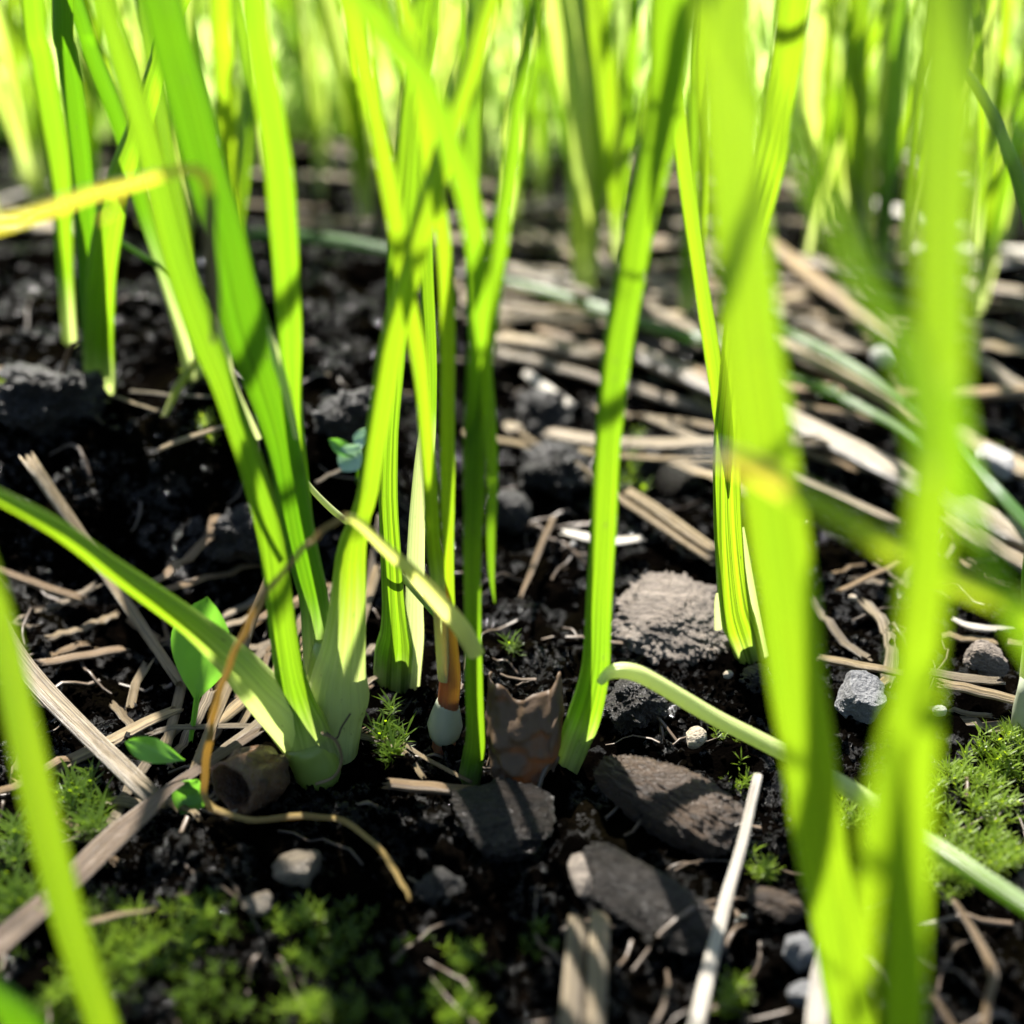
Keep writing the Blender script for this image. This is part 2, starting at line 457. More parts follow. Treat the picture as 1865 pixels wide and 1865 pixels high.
def lathe(name, C, W, mat, parent=None, nseg=20, lump=0.03):
    """closed round body along a path, capped both ends"""
    C = np.asarray(C, float); n = len(C)
    T = np.gradient(C, axis=0); T /= np.linalg.norm(T, axis=1)[:, None]
    up = np.array([0.3, -0.9, 0.2]); S = np.cross(up, T); S /= np.linalg.norm(S, axis=1)[:, None]; N = np.cross(T, S)
    a = np.linspace(0, 2 * np.pi, nseg, endpoint=False)
    V = []
    for i in range(n):
        ring = C[i] + (np.cos(a)[:, None] * S[i] + np.sin(a)[:, None] * N[i]) * W[i] / 2
        ring = ring + (ring - C[i]) * (lump * 4 * noise3(ring * 3.0))[:, None]
        V.append(ring)
    V = np.vstack(V)
    F = []
    for i in range(n - 1):
        for j in range(nseg):
            k = (j + 1) % nseg
            F.append((i * nseg + j, i * nseg + k, (i + 1) * nseg + k, (i + 1) * nseg + j))
    F.append(tuple(range(nseg - 1, -1, -1))); F.append(tuple((n - 1) * nseg + j for j in range(nseg)))
    return mesh_obj(name, V, F, mat, parent)

def straw_mesh(C, W, flat=0.55, nseg=18, ridges=7, fray=0.5, up=(0, 0, 1), hollow=True):
    C = np.asarray(C, float); W = np.asarray(W, float); n = len(C)
    T = np.gradient(C, axis=0); T /= np.linalg.norm(T, axis=1)[:, None] + 1e-9
    S = np.cross(T, np.array(up, float)); S /= np.linalg.norm(S, axis=1)[:, None] + 1e-9
    N = np.cross(S, T)
    L = np.concatenate([[0], np.cumsum(np.linalg.norm(np.diff(C, axis=0), axis=1))])
    a = np.linspace(0, 2 * np.pi, nseg, endpoint=False)
    ph = random.uniform(0, 6)
    ridge = 1 + 0.07 * np.cos(a * ridges + ph) + 0.05 * np.cos(a * 3 + ph * 2)
    V = []; UV = []
    e0 = rng.uniform(-1, 1, nseg) * fray; e1 = rng.uniform(-1, 1, nseg) * fray
    def ring(i, k, e):
        x = np.cos(a) * ridge * W[i] / 2 * k; z = np.sin(a) * ridge * W[i] / 2 * flat * k
        return C[i] + x[:, None] * S[i] + z[:, None] * N[i] + (e * W[i] * 0.8)[:, None] * T[i]
    zero = np.zeros(nseg)
    rows = []
    if hollow: rows.append((0, 0.62, e0 * 0.3 + 0.5, 0.3)); rows.append((0, 0.82, e0, 0.05))
    for i in range(n): rows.append((i, 1.0, e0 if i == 0 else (e1 if i == n - 1 else zero), L[i]))
    if hollow: rows.append((n - 1, 0.82, e1, L[-1])); rows.append((n - 1, 0.62, e1 * 0.3 - 0.5, L[-1] - 0.3))
    for i, k, e, v in rows:
        V.append(ring(i, k, e)); UV.append(np.stack([np.abs(np.linspace(-1, 1, nseg)), np.full(nseg, v)], 1))
    V = np.vstack(V); UV = np.vstack(UV); m = len(rows)
    F = []
    for i in range(m - 1):
        for j in range(nseg):
            k = (j + 1) % nseg
            F.append((i * nseg + j, i * nseg + k, (i + 1) * nseg + k, (i + 1) * nseg + j))
    F.append(tuple(range(nseg - 1, -1, -1))); F.append(tuple((m - 1) * nseg + j for j in range(nseg)))
    return V, F, UV

def straw(label, pts, mat='straw', lift=0.05, flat=0.5, bend=0.04, n=14, group=None, name='straw', fray=0.5, zs=None, cat='straw', Y=None):
    """a straw lying on the soil along photo points (px, py, width px)"""
    if Y is not None:
        P, W = path_px(pts, Y, n, 0, 0)
    else:
        P3 = []; W3 = []
        for k, (px, py, w) in enumerate(pts):
            g = np.array(gnd(px, py))
            z = lift + (zs[k] if zs else 0)
            d = ray(px, py); kk = z / -d.z
            p = g - np.array(d) * kk
            P3.append(p); W3.append(cmpx(w, p))
        P = catmull(P3, n) if len(P3) > 2 else np.array([P3[0] + (P3[1] - P3[0]) * s for s in np.linspace(0, 1, n)])
        W = np.interp(np.linspace(0, 1, n), np.linspace(0, 1, len(W3)), W3)
        over = h_full(P[:, 0], P[:, 1]) - (P[:, 2])
        P[:, 2] += max(0.0, float(np.percentile(over, 75))) * 0.85
    ph = random.uniform(0, 100)
    wob = noise3(np.stack([np.linspace(0, 3, n) + ph, np.zeros(n), np.zeros(n)], -1))
    P[:, 2] += bend * wob; P[:, 0] += bend * 0.6 * np.roll(wob, 3)
    W = W * (1 + 0.10 * noise3(np.stack([np.linspace(0, 6, n) + ph, np.ones(n), np.zeros(n)], -1)))
    V, F, UV = straw_mesh(P, W, flat, fray=fray)
    o = mesh_obj(name, V, F, M[mat], None, UV)
    return tag(o, label, cat, group)

def ico(sub):
    import bmesh
    bm = bmesh.new(); bmesh.ops.create_icosphere(bm, subdivisions=sub, radius=1)
    V = np.array([v.co for v in bm.verts]); F = np.array([[v.index for v in f.verts] for f in bm.faces]); bm.free()
    return V, F
ICO = {k: ico(k) for k in (1, 2, 3, 4, 5, 6)}

def rotm(rx, ry, rz):
    from mathutils import Euler
    return np.array(Euler((rx, ry, rz)).to_matrix())

def rock_verts(sub, dims, seed, pw=2.0, amp=0.18, freq=1.2, cuts=5, fine=0.04, grain=None, ridge=0.0):
    V, F = ICO[sub]
    V = V.copy()
    nrm = (np.abs(V) ** pw).sum(1) ** (1 / pw)
    V = V / nrm[:, None]
    r = np.random.default_rng(seed)
    for _ in range(cuts):
        d = r.normal(size=3); d /= np.linalg.norm(d)
        h = r.uniform(0.6, 0.88)
        s = V @ d
        V = V - np.maximum(s - h, 0)[:, None] * d * 0.9
    o = r.uniform(0, 100, 3)
    g = np.array(grain if grain else (1, 1, 1))
    V = V * (1 + amp * noise3(V * freq + o) + amp * 0.5 * noise3(V * freq * 2.3 * g + o) + fine * noise3(V * freq * 6 * g + o))[:, None]
    if ridge:
        q = V * np.array((1.4, 5.5, 3.0)) + o + 0.6 * noise3(V * 2 + o)[:, None]
        V = V * (1 - ridge * np.abs(noise3(q)) - ridge * 0.5 * np.abs(noise3(q * 2.7)) + 0.25 * ridge * noise3(V * 16 + o))[:, None]
    V = V * (1 + fine * 0.6 * noise3(V * freq * 14 + o))[:, None]
    return V * np.array(dims), F

def rock(name, label, cat, px, py, wpx, hpx, mat, seed, rot=(0, 0, 0), thick=0.6, pw=2.4, amp=0.18, cuts=5, sink=0.3, sub=6, fine=0.05, grain=None, group=None, freq=1.2, up=0.0, ridge=0.0):
    """stone or chip whose middle shows at photo pixel (px, py), wpx across; hpx = depth on the ground in px of width"""
    g = gnd(px, py)
    a = cmpx(wpx, g) / 2; b = cmpx(hpx, g) / 2; c = min(a, b) * thick
    V, F = rock_verts(sub, (a, b, c), seed, pw, amp, freq, cuts, fine, grain, ridge)
    V = V @ rotm(*[R(x) for x in rot]).T
    base = h_full(g.x, g.y)
    loc = np.array([g.x, g.y, max(float(base), g.z) + (c * (1 - 2 * sink)) + up])
    o = mesh_obj(name, V, F, M[mat], None)
    o.location = loc
    return tag(o, label, cat, group)

# ================================================================== GROUND
def grow(a, b, step, ratio):
    out = [a]
    s = step
    while out[-1] < b:
        s *= ratio; out.append(out[-1] + s)
    return out
ys = list(np.arange(4.0, 21.0, 0.042)) + grow(21.0, 6000, 0.05, 1.055)
ys = [-v for v in reversed(grow(-4.0 + 0.3, 200, 0.3, 1.35))] + ys
xs_r = list(np.arange(0, 6.6, 0.045)) + grow(6.6, 6000, 0.05, 1.07)
xs = [-v for v in reversed(xs_r[1:])] + xs_r
X, Yg = np.meshgrid(np.array(xs), np.array(ys))
Z = h_full(X, Yg)
nx, ny = len(xs), len(ys)
V = np.stack([X.ravel(), Yg.ravel(), Z.ravel()], 1)
i, j = np.meshgrid(np.arange(ny - 1), np.arange(nx - 1), indexing='ij')
a = (i * nx + j).ravel()
F = np.stack([a, a + 1, a + nx + 1, a + nx], 1)
g = mesh_obj('ground', V, F, M['soil'])
g['kind'] = 'structure'; g['label'] = 'dark wet garden soil with clods'

# crumbs of soil: nobody could count them
CV = []; CF = []; cbase = 0
def add_crumbs(n, smin, smax, y0, y1, sub, pwr, variants=48):
    global cbase
    y = y0 + (y1 - y0) * rng.random(n) ** 1.5
    x = rng.uniform(-1, 1, n) * (y * 0.50 + 1.2)
    keep = n2(x, y, 0.55, 61) + 0.5 * n2(x, y, 1.7, 62) > rng.uniform(-0.25, 0.22, n)
    x, y = x[keep], y[keep]; n = len(x)
    sc = smin * (smax / smin) ** (rng.random(n) ** pwr)
    z = h_full(x, y) + sc * 0.1
    for k in range(variants):
        V, F = rock_verts(sub, (rng.uniform(0.7, 1.3), rng.uniform(0.7, 1.3), rng.uniform(0.5, 1.0)), 100 + k + sub * 50, 2.4, 0.8, 1.9, 5, 0.5)
        V = V @ rotm(*rng.uniform(0, 6, 3)).T
        m = slice(k, n, variants)
        P = np.stack([x[m], y[m], z[m]], 1)
        VV = P[:, None, :] + V[None] * sc[m][:, None, None]
        nn = len(P)
        CF.append((F[None] + (np.arange(nn) * len(V))[:, None, None] + cbase).reshape(-1, 3)); CV.append(VV.reshape(-1, 3)); cbase += nn * len(V)
add_crumbs(2600, 0.05, 0.19, 4.8, 26, 3, 2.4)
add_crumbs(52000, 0.010, 0.06, 4.8, 19, 1, 1.2)
V = np.vstack(CV); FF = CF
o = mesh_obj('soil_crumbs', V, np.vstack(FF), M['crumb'])
tag(o, 'loose wet black crumbs of soil strewn over the ground', 'soil', kind='stuff')

# ================================================================== ONION PLANTS IN FOCUS
def plant(label, px, py, group='onion plants in the near rows'):
    e = empty('onion_plant', gnd(px, py))
    return tag(e, label, 'onion plant', group)

BR, LF, DK = 'leaf_bright', 'leaf', 'leaf_dark'

# A: the front clump with the round bulb end
A = plant('onion plant with round pale bulb tip and a leaf sagging to the left', 580, 1400)
yA = A.location.y
leaf(A, [(566, 1384, 84), (556, 1346, 86), (540, 1290, 68), (524, 1220, 55), (508, 1100, 50), (495, 1000, 48), (473, 900, 50), (440, 800, 46), (405, 700, 46), (373, 620, 54), (316, 457, 53), (262, 240, 48), (187, 0, 42)], (yA, yA - 0.2), 'leaf', ext=2, props=dict(pale=1.7, stripe=0.3), thick=(0.45, 0.27), twist=(0, 8))
leaf(A, [(566, 1384, 78), (535, 1335, 92), (470, 1262, 80), (420, 1205, 66), (350, 1142, 52), (290, 1098, 46), (200, 1035, 40), (100, 962, 34), (0, 907, 28), (-80, 868, 24)], (yA + 0.1, yA - 1.1), 'leaf_pale_glare', ext=3, props=dict(pale=3.2), thick=(0.45, 0.40), wrap=(330, 250), wrap_at=0.5)
p0 = np.array(at(552, 1352, yA + 0.05)); p1 = np.array(at(594, 1432, yA))
lathe('bulb', [p0 + (p1 - p0) * s for s in np.linspace(0, 1, 12)], [cmpx(w, Vector(p0)) for w in (70, 78, 80, 80, 80, 82, 83, 84, 82, 76, 62, 24)], M['bulb_green'], A)

def foot(parent, pts, Y, mat='sheath_foot'):
    pb = [at(x, y, Y) for x, y, w in pts]
    return lathe('sheath', pb, [cmpx(w * 0.86, pb[0]) for x, y, w in pts], M[mat], parent, nseg=22)
def root(parent, pts, Y, w, mat='fibre'):
    C, W = path_px([(x, y, w) for x, y in pts], Y, 24, 0, 0)
    V, F, UV = straw_mesh(C, W, 1.0, nseg=6, fray=0, hollow=False)
    return mesh_obj('root', V, F, M[mat], parent, UV)
root(A, [(585, 1335), (612, 1350), (622, 1385), (608, 1415), (575, 1428)], (yA - 0.25, yA - 0.3), 6, 'straw')

# B: the thick plant behind it
B = plant('thickest onion plant, fat pale bulb and three broad leaves fanning out', 612, 1330)
yB = B.location.y
pb = [at(x, y, yB - 0.02) for x, y in ((612, 1348), (611, 1338), (610, 1322), (609, 1300), (609, 1275), (610, 1250), (611, 1225), (612, 1195), (614, 1165))]
lathe('bulb', pb, [cmpx(w, pb[0]) for w in (30, 62, 92, 112, 116, 108, 98, 88, 76)], M['bulb_green'], B)
leaf(B, [(612, 1342, 50), (611, 1318, 96), (611, 1285, 114), (615, 1235, 100), (624, 1180, 80), (632, 1100, 66), (638, 1010, 54), (655, 945, 38), (669, 895, 38), (683, 800, 40), (700, 700, 42), (717, 600, 44), (746, 500, 40), (770, 400, 45), (801, 300, 42), (827, 200, 42), (861, 100, 38), (887, 0, 42)], (yB - 0.25, yB - 0.9), 'leaf_pale_glare', ext=3, props=dict(pale=3.0), thick=(0.48, 0.27), twist=(0, -10), wrap_at=0.3)
leaf(B, [(585, 1280, 70), (578, 1200, 56), (571, 1100, 54), (548, 1000, 60), (530, 900, 62), (512, 800, 64), (483, 700, 78), (448, 600, 88), (424, 500, 76), (402, 400, 74), (371, 300, 78), (347, 200, 80), (319, 100, 76), (295, 0, 76)], (yB + 0.05, yB - 0.6), DK, ext=3, props=dict(pale=2.2, stripe=0.3), thick=(0.45, 0.27), twist=(0, 14), crease=0.05, wrap_at=0.4)
leaf(B, [(566, 985, 5), (548, 870, 30), (534, 770, 36), (529, 680, 42), (527, 600, 45), (521, 500, 48), (514, 400, 52), (506, 300, 52), (490, 200, 54), (474, 100, 50), (460, 0, 48)], (yB + 0.12, yB - 0.9), LF, props=dict(pale=0.8), thick=(0.25, 0.16), twist=(20, -12))
leaf(B, [(472, 800, 10), (425, 700, 14), (408, 640, 22), (402, 590, 16), (398, 560, 5)], (yB + 0.02, yB + 0.0), 'leaf_dark', ext=0, bury=0, name='sheath', props=dict(pale=9), wrap=(180, 180), thick=(0.2, 0.2))
leaf(B, [(540, 800, 8), (520, 710, 16), (505, 660, 20), (496, 625, 14), (488, 595, 4)], (yB - 0.3, yB - 0.3), 'leaf_dark', ext=0, bury=0, name='sheath', props=dict(pale=9), wrap=(180, 180), thick=(0.2, 0.2))
root(B, [(570, 1310), (590, 1330), (612, 1345), (622, 1325), (638, 1300)], (yB - 0.5, yB - 0.55), 4)

# C: striped sheath
Cc = plant('onion plant with dark striped sheath and a torn papery side sheath', 715, 1232)
yC = Cc.location.y
leaf(Cc, [(715, 1236, 62), (716, 1205, 74), (719, 1155, 56), (716, 1100, 43), (711, 1000, 38), (706, 900, 36), (709, 800, 32), (716, 700, 34), (722, 600, 40), (726, 500, 46), (733, 400, 50), (741, 300, 46), (749, 200, 42), (760, 100, 40), (770, 0, 38)], (yC, yC - 0.5), LF, props=dict(pale=1.2, stripe=1.0), thick=(0.48, 0.27), twist=(0, 10))
leaf(Cc, [(748, 1232, 30), (752, 1180, 36), (754, 1100, 38), (757, 1000, 38), (761, 900, 30), (765, 820, 18), (767, 768, 5)], (yC + 0.05, yC + 0.05), 'leaf_pale_glare', ext=0, name='sheath', props=dict(pale=30, stripe=0.25), wrap=(230, 150), thick=(0.3, 0.12), twist=(-15, -30))
# C's leaf in shade to the right
leaf(Cc, [(772, 900, 22), (780, 800, 26), (783, 700, 26), (780, 600, 28), (776, 500, 26), (772, 400, 30), (764, 280, 26), (772, 150, 24), (790, 60, 22), (793, -5, 20)], (yC + 0.15, yC + 0.2), LF, props=dict(pale=1.0), bury=0, thick=(0.25, 0.15), twist=(-20, -25))

foot(Cc, [(714, 1246, 10), (714, 1240, 50), (715, 1225, 70), (716, 1205, 72), (717, 1180, 50), (718, 1160, 30)], yC + 0.10)
# D: red-based pair
D = plant('slim onion plant with reddish base above a small white bulb', 812, 1345)
yD = D.location.y
leaf(D, [(812, 1318, 42), (818, 1270, 34), (822, 1210, 30), (820, 1160, 26), (817, 1080, 22), (816, 1000, 21), (815, 900, 26), (815, 700, 27), (815, 600, 28), (812, 500, 28), (803, 400, 28), (785, 300, 30), (768, 180, 28), (752, 80, 26), (735, 0, 24)], (yD, yD - 0.5), BR, props=dict(pale=1.8), thick=(0.48, 0.2), twist=(0, 10))
leaf(D, [(812, 1240, 30), (806, 1170, 28), (799, 1080, 26), (790, 1000, 27), (784, 900, 28), (776, 800, 27), (768, 700, 28), (757, 620, 32), (737, 520, 30), (722, 420, 34), (700, 300, 36), (679, 200, 32), (655, 100, 34), (630, 0, 34)], (yD - 0.08, yD - 0.7), BR, props=dict(pale=1.6), thick=(0.45, 0.27), bury=0.0, twist=(0, -12))
leaf(D, [(812, 1318, 47), (817, 1270, 40), (819, 1220, 37), (817, 1170, 33), (813, 1120, 30), (809, 1080, 20), (806, 1050, 6)], (yD - 0.06, yD - 0.1), 'leaf', ext=0, name='sheath', props=dict(red=0.72, stripe=0.5, pale=1.2), wrap=(330, 240), thick=(0.48, 0.42))
pb = [at(x, y, yD) for x, y in ((808, 1356), (808, 1350), (809, 1338), (810, 1320), (812, 1300), (814, 1283), (816, 1268))]
lathe('bulb', pb, [cmpx(w, pb[0]) for w in (14, 36, 56, 64, 54, 42, 32)], M['bulb_white'], D)

# E: the straight centre plant
E = plant('straight onion plant in the middle with a yellow leaf bending over to the left', 858, 1415)
yE = E.location.y
leaf(E, [(854, 1425, 44), (860, 1390, 42), (866, 1340, 36), (863, 1250, 34), (860, 1100, 31), (860, 1000, 34), (864, 900, 38), (868, 800, 36), (876, 690, 36), (888, 590, 36), (903, 500, 33), (914, 400, 32), (930, 300, 34), (940, 200, 31), (958, 100, 32), (973, 0, 32)], (yE, yE - 0.6), LF, ext=5, props=dict(pale=1.1, stripe=0.25), thick=(0.46, 0.27), twist=(0, -8))
leaf(E, [(862, 1000, 20), (858, 900, 28), (860, 800, 30), (866, 680, 32), (875, 580, 34), (872, 480, 38), (855, 370, 42), (818, 255, 44), (765, 135, 50), (700, 45, 58), (655, -15, 60)], (yE + 0.05, yE - 1.5), LF, props=dict(pale=0.5), bury=0, thick=(0.2, 0.14), twist=(10, 20))
leaf(E, [(868, 720, 20), (865, 600, 26), (861, 420, 28), (861, 200, 30), (862, 60, 30), (862, 0, 30)], (yE + 0.4, yE + 0.8), LF, bury=0, thick=(0.2, 0.15), twist=(20, 20))
leaf(E, [(884, 600, 8), (890, 700, 17), (895, 800, 21), (897, 880, 20), (894, 980, 18), (895, 1050, 11), (901, 1098, 2)], (yE + 0.1, yE - 0.1), LF, ext=0, bury=0, wrap=(180, 160), thick=(0.15, 0.15), twist=(0, 25))
yy = yE
bent = [(868, 1195, 32), (840, 1145, 34), (800, 1098, 32), (755, 1048, 27), (700, 998, 20), (655, 955, 15), (628, 942, 13), (596, 962, 12), (560, 992, 12), (500, 1062, 13), (455, 1130, 15), (418, 1210, 14), (392, 1295, 16)]
C, W = path_px(bent, (yE - 0.2, yE - 0.45, yE - 0.75, yE - 0.9, yE - 0.85), 60, 0, 0)
k = 30
tube('leaf', C[:k], W[:k], M['leaf'], E, wrap=(220, 220), thick=(0.22, 0.3), wrap_at=0, props=dict(pale=3.5, dry=0.32))
tail = [(392, 1295, 16), (380, 1360, 18), (371, 1430, 16), (380, 1468, 16), (415, 1484, 15), (480, 1490, 14), (560, 1483, 14), (625, 1497, 13), (680, 1533, 12), (715, 1580, 12), (735, 1615, 11), (746, 1642, 5)]
P = [np.array(p) for p in C[k - 1::3]]; Wt = list(W[k - 1::3])
yl = C[-1][1]
for q, (x, y, w) in enumerate(tail[1:]):
    gg = gnd(x, y)
    yv = min(yl + (gg.y - 0.25 - yl) * min(1, (q + 1) / 4), gg.y - 0.25)
    p = at(x, y, yv); P.append(np.array(p)); Wt.append(cmpx(w, p))
C2 = catmull(P, 90); W2 = np.interp(np.linspace(0, len(P) - 1, 90), np.arange(len(P)), Wt)
W2 = W2 * 0.85 * (1 + 0.5 * noise3(np.stack([np.linspace(0, 26, 90), np.zeros(90), np.zeros(90)], -1)))
C2 = C2 + 0.045 * np.stack([noise3(np.stack([np.linspace(0, 22, 90), np.full(90, q * 7.3), np.zeros(90)], -1)) for q in range(3)], 1)
V, F, UV = straw_mesh(C2, W2, 0.35, nseg=10, fray=0, hollow=False, up=(0.35, -0.45, 0.8))
mesh_obj('leaf_tip', V, F, M['orange_thread'], E, UV)

foot(E, [(852, 1432, 8), (853, 1425, 32), (857, 1405, 42), (861, 1380, 38), (864, 1350, 26)], yE + 0.10)
# F: the single stalk to the right
Fp = plant('lone onion plant with hooked pale base and one leaf drooping to the right', 1040, 1388)
yF = Fp.location.y
leaf(Fp, [(1034, 1390, 44), (1046, 1358, 60), (1064, 1310, 62), (1080, 1250, 55), (1087, 1200, 51), (1091, 1100, 49), (1097, 1000, 48), (1102, 900, 48), (1108, 800, 48), (1118, 700, 52), (1130, 600, 53), (1149, 500, 55), (1164, 400, 60), (1187, 300, 64), (1208, 200, 70), (1218, 100, 80), (1222, -10, 84)], (yF, yF - 0.5), LF, n=60, ext=0.8, props=dict(pale=1.5, stripe=0.45), thick=(0.46, 0.27), twist=(0, -10), crease=0.02)
leaf(Fp, [(1166, 330, 6), (1172, 230, 22), (1190, 130, 34), (1208, 50, 40), (1218, -10, 44)], (yF - 0.15, yF - 0.3), BR, bury=0, ext=0.6, wrap=(180, 180), twist=(50, 60), thick=(0.15, 0.15))
leaf(Fp, [(1092, 1244, 16), (1112, 1226, 27), (1150, 1225, 31), (1200, 1248, 31), (1300, 1307, 30), (1420, 1368, 31), (1550, 1440, 33), (1700, 1542, 36), (1880, 1662, 38), (2000, 1740, 38)], (yF - 0.12, yF - 0.2, yF - 0.6, yF - 1.3, yF - 2.2, yF - 3.0), 'leaf_pale_glare', ext=0, bury=0, props=dict(pale=4.5), thick=(0.42, 0.40), wrap=(330, 300), wobble=0.12)  # pale run along the droop paints the sun glare on its top

foot(Fp, [(1026, 1398, 8), (1030, 1392, 34), (1036, 1380, 50), (1046, 1358, 58), (1058, 1325, 50), (1064, 1308, 30)], yF + 0.10)
# G: striped plant behind the near leaf
G = plant('onion plant with dark striped sheath half hidden behind the broad near leaf', 1365, 1200)
yG = G.location.y
leaf(G, [(1370, 1205, 38), (1360, 1170, 58), (1350, 1140, 64), (1340, 1100, 60), (1330, 1000, 52), (1326, 900, 52), (1327, 800, 52), (1335, 700, 50), (1350, 550, 54), (1375, 420, 54), (1405, 300, 56), (1420, 200, 56), (1436, 100, 60), (1448, 0, 62)], (yG, yG - 1.0), BR, ext=2, props=dict(pale=1.3, stripe=1.0), thick=(0.46, 0.27), twist=(0, 10))
leaf(G, [(1320, 880, 3), (1312, 760, 26), (1304, 690, 29), (1291, 600, 31), (1276, 500, 29), (1261, 400, 30), (1247, 300, 30), (1238, 200, 26), (1230, 100, 26), (1225, 0, 24)], (yG - 0.2, yG - 0.3), BR, bury=0, ext=2, wrap=(170, 190), thick=(0.2, 0.16), twist=(15, 20))
leaf(G, [(1392, 1190, 20), (1380, 1130, 16), (1366, 1050, 13), (1354, 960, 4)], (yG + 0.05, yG + 0.05), LF, ext=0, name='sheath', props=dict(pale=9), wrap=(180, 180), thick=(0.2, 0.2), bury=0.05)
leaf(G, [(1308, 1140, 14), (1306, 1100, 10), (1306, 1080, 4)], (yG - 0.1, yG - 0.1), LF, ext=0, name='sheath', props=dict(pale=9), wrap=(180, 180), thick=(0.2, 0.2), bury=0.05)

foot(G, [(1374, 1214, 8), (1372, 1208, 34), (1366, 1190, 50), (1360, 1170, 52), (1352, 1140, 36)], yG + 0.10)
# ================================================================== NEAR, OUT OF FOCUS
H = tag(empty('onion_plant', (2.2, 4.4, 0)), 'broad bright leaf close to the camera, running the full height of the picture', 'onion plant')
leaf(H, [(1590, 2020, 70), (1570, 1920, 74), (1545, 1825, 78), (1528, 1725, 82), (1510, 1625, 88), (1492, 1525, 95), (1480, 1425, 97), (1466, 1325, 101), (1450, 1225, 105), (1437, 1100, 108), (1422, 1000, 113), (1407, 900, 113), (1394, 800, 115), (1380, 700, 116), (1368, 600, 112), (1360, 500, 108), (1350, 400, 106), (1340, 300, 110), (1330, 200, 112), (1326, 100, 114), (1320, -10, 116)], (5.6, 6.5), BR, n=60, ext=1.5, thick=(0.2, 0.14), wrap=(190, 185), twist=(-8, 12), bury=0, props=dict(pale=0.2))
J = tag(empty('onion_plant', (2.6, 3.6, 0)), 'most blurred tall leaf at the right with side leaves branching from it', 'onion plant')
leaf(J, [(1650, 2050, 84), (1650, 1825, 86), (1652, 1725, 87), (1655, 1625, 89), (1658, 1525, 92), (1664, 1400, 96), (1667, 1300, 98), (1673, 1200, 92), (1682, 1100, 88), (1690, 1000, 84), (1696, 900, 84), (1705, 800, 84), (1712, 700, 96), (1714, 600, 100), (1716, 400, 106), (1722, 200, 114), (1736, 0, 130)], (4.3, 5.4), BR, n=60, ext=2, thick=(0.22, 0.16), wrap=(200, 190), twist=(10, -14), bury=0, crease=0.04, props=dict(pale=0.2))
leaf(J, [(1560, 1990, 36), (1566, 1865, 40), (1568, 1760, 43), (1580, 1625, 46), (1592, 1525, 48), (1612, 1425, 50), (1635, 1325, 48), (1655, 1230, 38), (1672, 1150, 20)], (4.15, 4.2), BR, ext=0, bury=0, thick=(0.2, 0.16), wrap=(190, 185), twist=(-20, 10))
leaf(J, [(1690, 860, 30), (1680, 760, 52), (1655, 645, 56), (1612, 565, 50), (1560, 478, 44), (1510, 375, 36), (1440, 265, 28), (1385, 160, 22), (1340, 60, 17), (1320, 0, 12)], (4.25, 4.9), LF, ext=0, bury=0, thick=(0.2, 0.2), wrap=(200, 190))
leaf(J, [(1735, 690, 24), (1745, 770, 40), (1755, 860, 46), (1785, 980, 42), (1822, 1065, 40), (1870, 1160, 40), (1930, 1260, 34)], (4.5, 4.5), LF, ext=0, bury=0, thick=(0.2, 0.2), wrap=(200, 190))
leaf(J, [(1725, 420, 14), (1774, 336, 14), (1820, 275, 15), (1868, 222, 15), (1930, 150, 14)], (5.6, 5.8), DK, ext=2, bury=0, thick=(0.2, 0.2), wrap=(200, 190))
K = tag(empty('bent_leaf', (3.4, 4.4, 3.0)), 'blurred green leaf bent across the right side with a withered yellow tip', 'leaf')
KP = [(2050, 1180, 50), (1865, 1106, 50), (1722, 1047, 44), (1637, 1003, 42), (1585, 973, 42), (1500, 922, 44), (1440, 893, 46), (1405, 870, 46), (1362, 848, 40), (1322, 833, 32), (1290, 828, 26), (1255, 838, 20), (1228, 856, 14), (1215, 880, 6)]
C, W = path_px(KP, (5.1, 5.2, 5.3), 70, 0, 0)
tube('leaf', C[:34], W[:34], M['leaf_bright'], K, wrap=(210, 200), thick=(0.25, 0.2), wrap_at=0, props=dict(dry=0.12))
tube('leaf_bend', C[33:49], W[33:49], M['leaf'], K, wrap=(190, 190), thick=(0.25, 0.25), wrap_at=0, props=dict(dry=0.8), wobble=0.1)['label'] = 'yellow withering bend'
tube('leaf_tip', C[48:], W[48:], M['straw_white'], K, wrap=(230, 160), thick=(0.3, 0.2), wrap_at=0, wobble=0.2)['label'] = 'bleached dry tip'
Lp = tag(empty('onion_plant', (-2.8, 4.6, 0)), 'blurred bright leaf slanting across the lower left corner', 'onion plant')
leaf(Lp, [(235, 2010, 64), (190, 1880, 62), (173, 1825, 61), (138, 1725, 62), (110, 1625, 63), (85, 1525, 66), (62, 1425, 64), (40, 1325, 61), (18, 1225, 58), (-5, 1130, 56), (-50, 980, 54)], (5.0, 6.2), BR, bury=0, thick=(0.2, 0.15), wrap=(200, 190), twist=(0, 15), ext=5)
leaf(Lp, [(120, 1990, 90), (60, 1900, 80), (20, 1840, 66), (-30, 1790, 40), (-70, 1760, 20)], (4.9, 5.0), DK, bury=0, ext=0, thick=(0.2, 0.15), wrap=(200, 190))

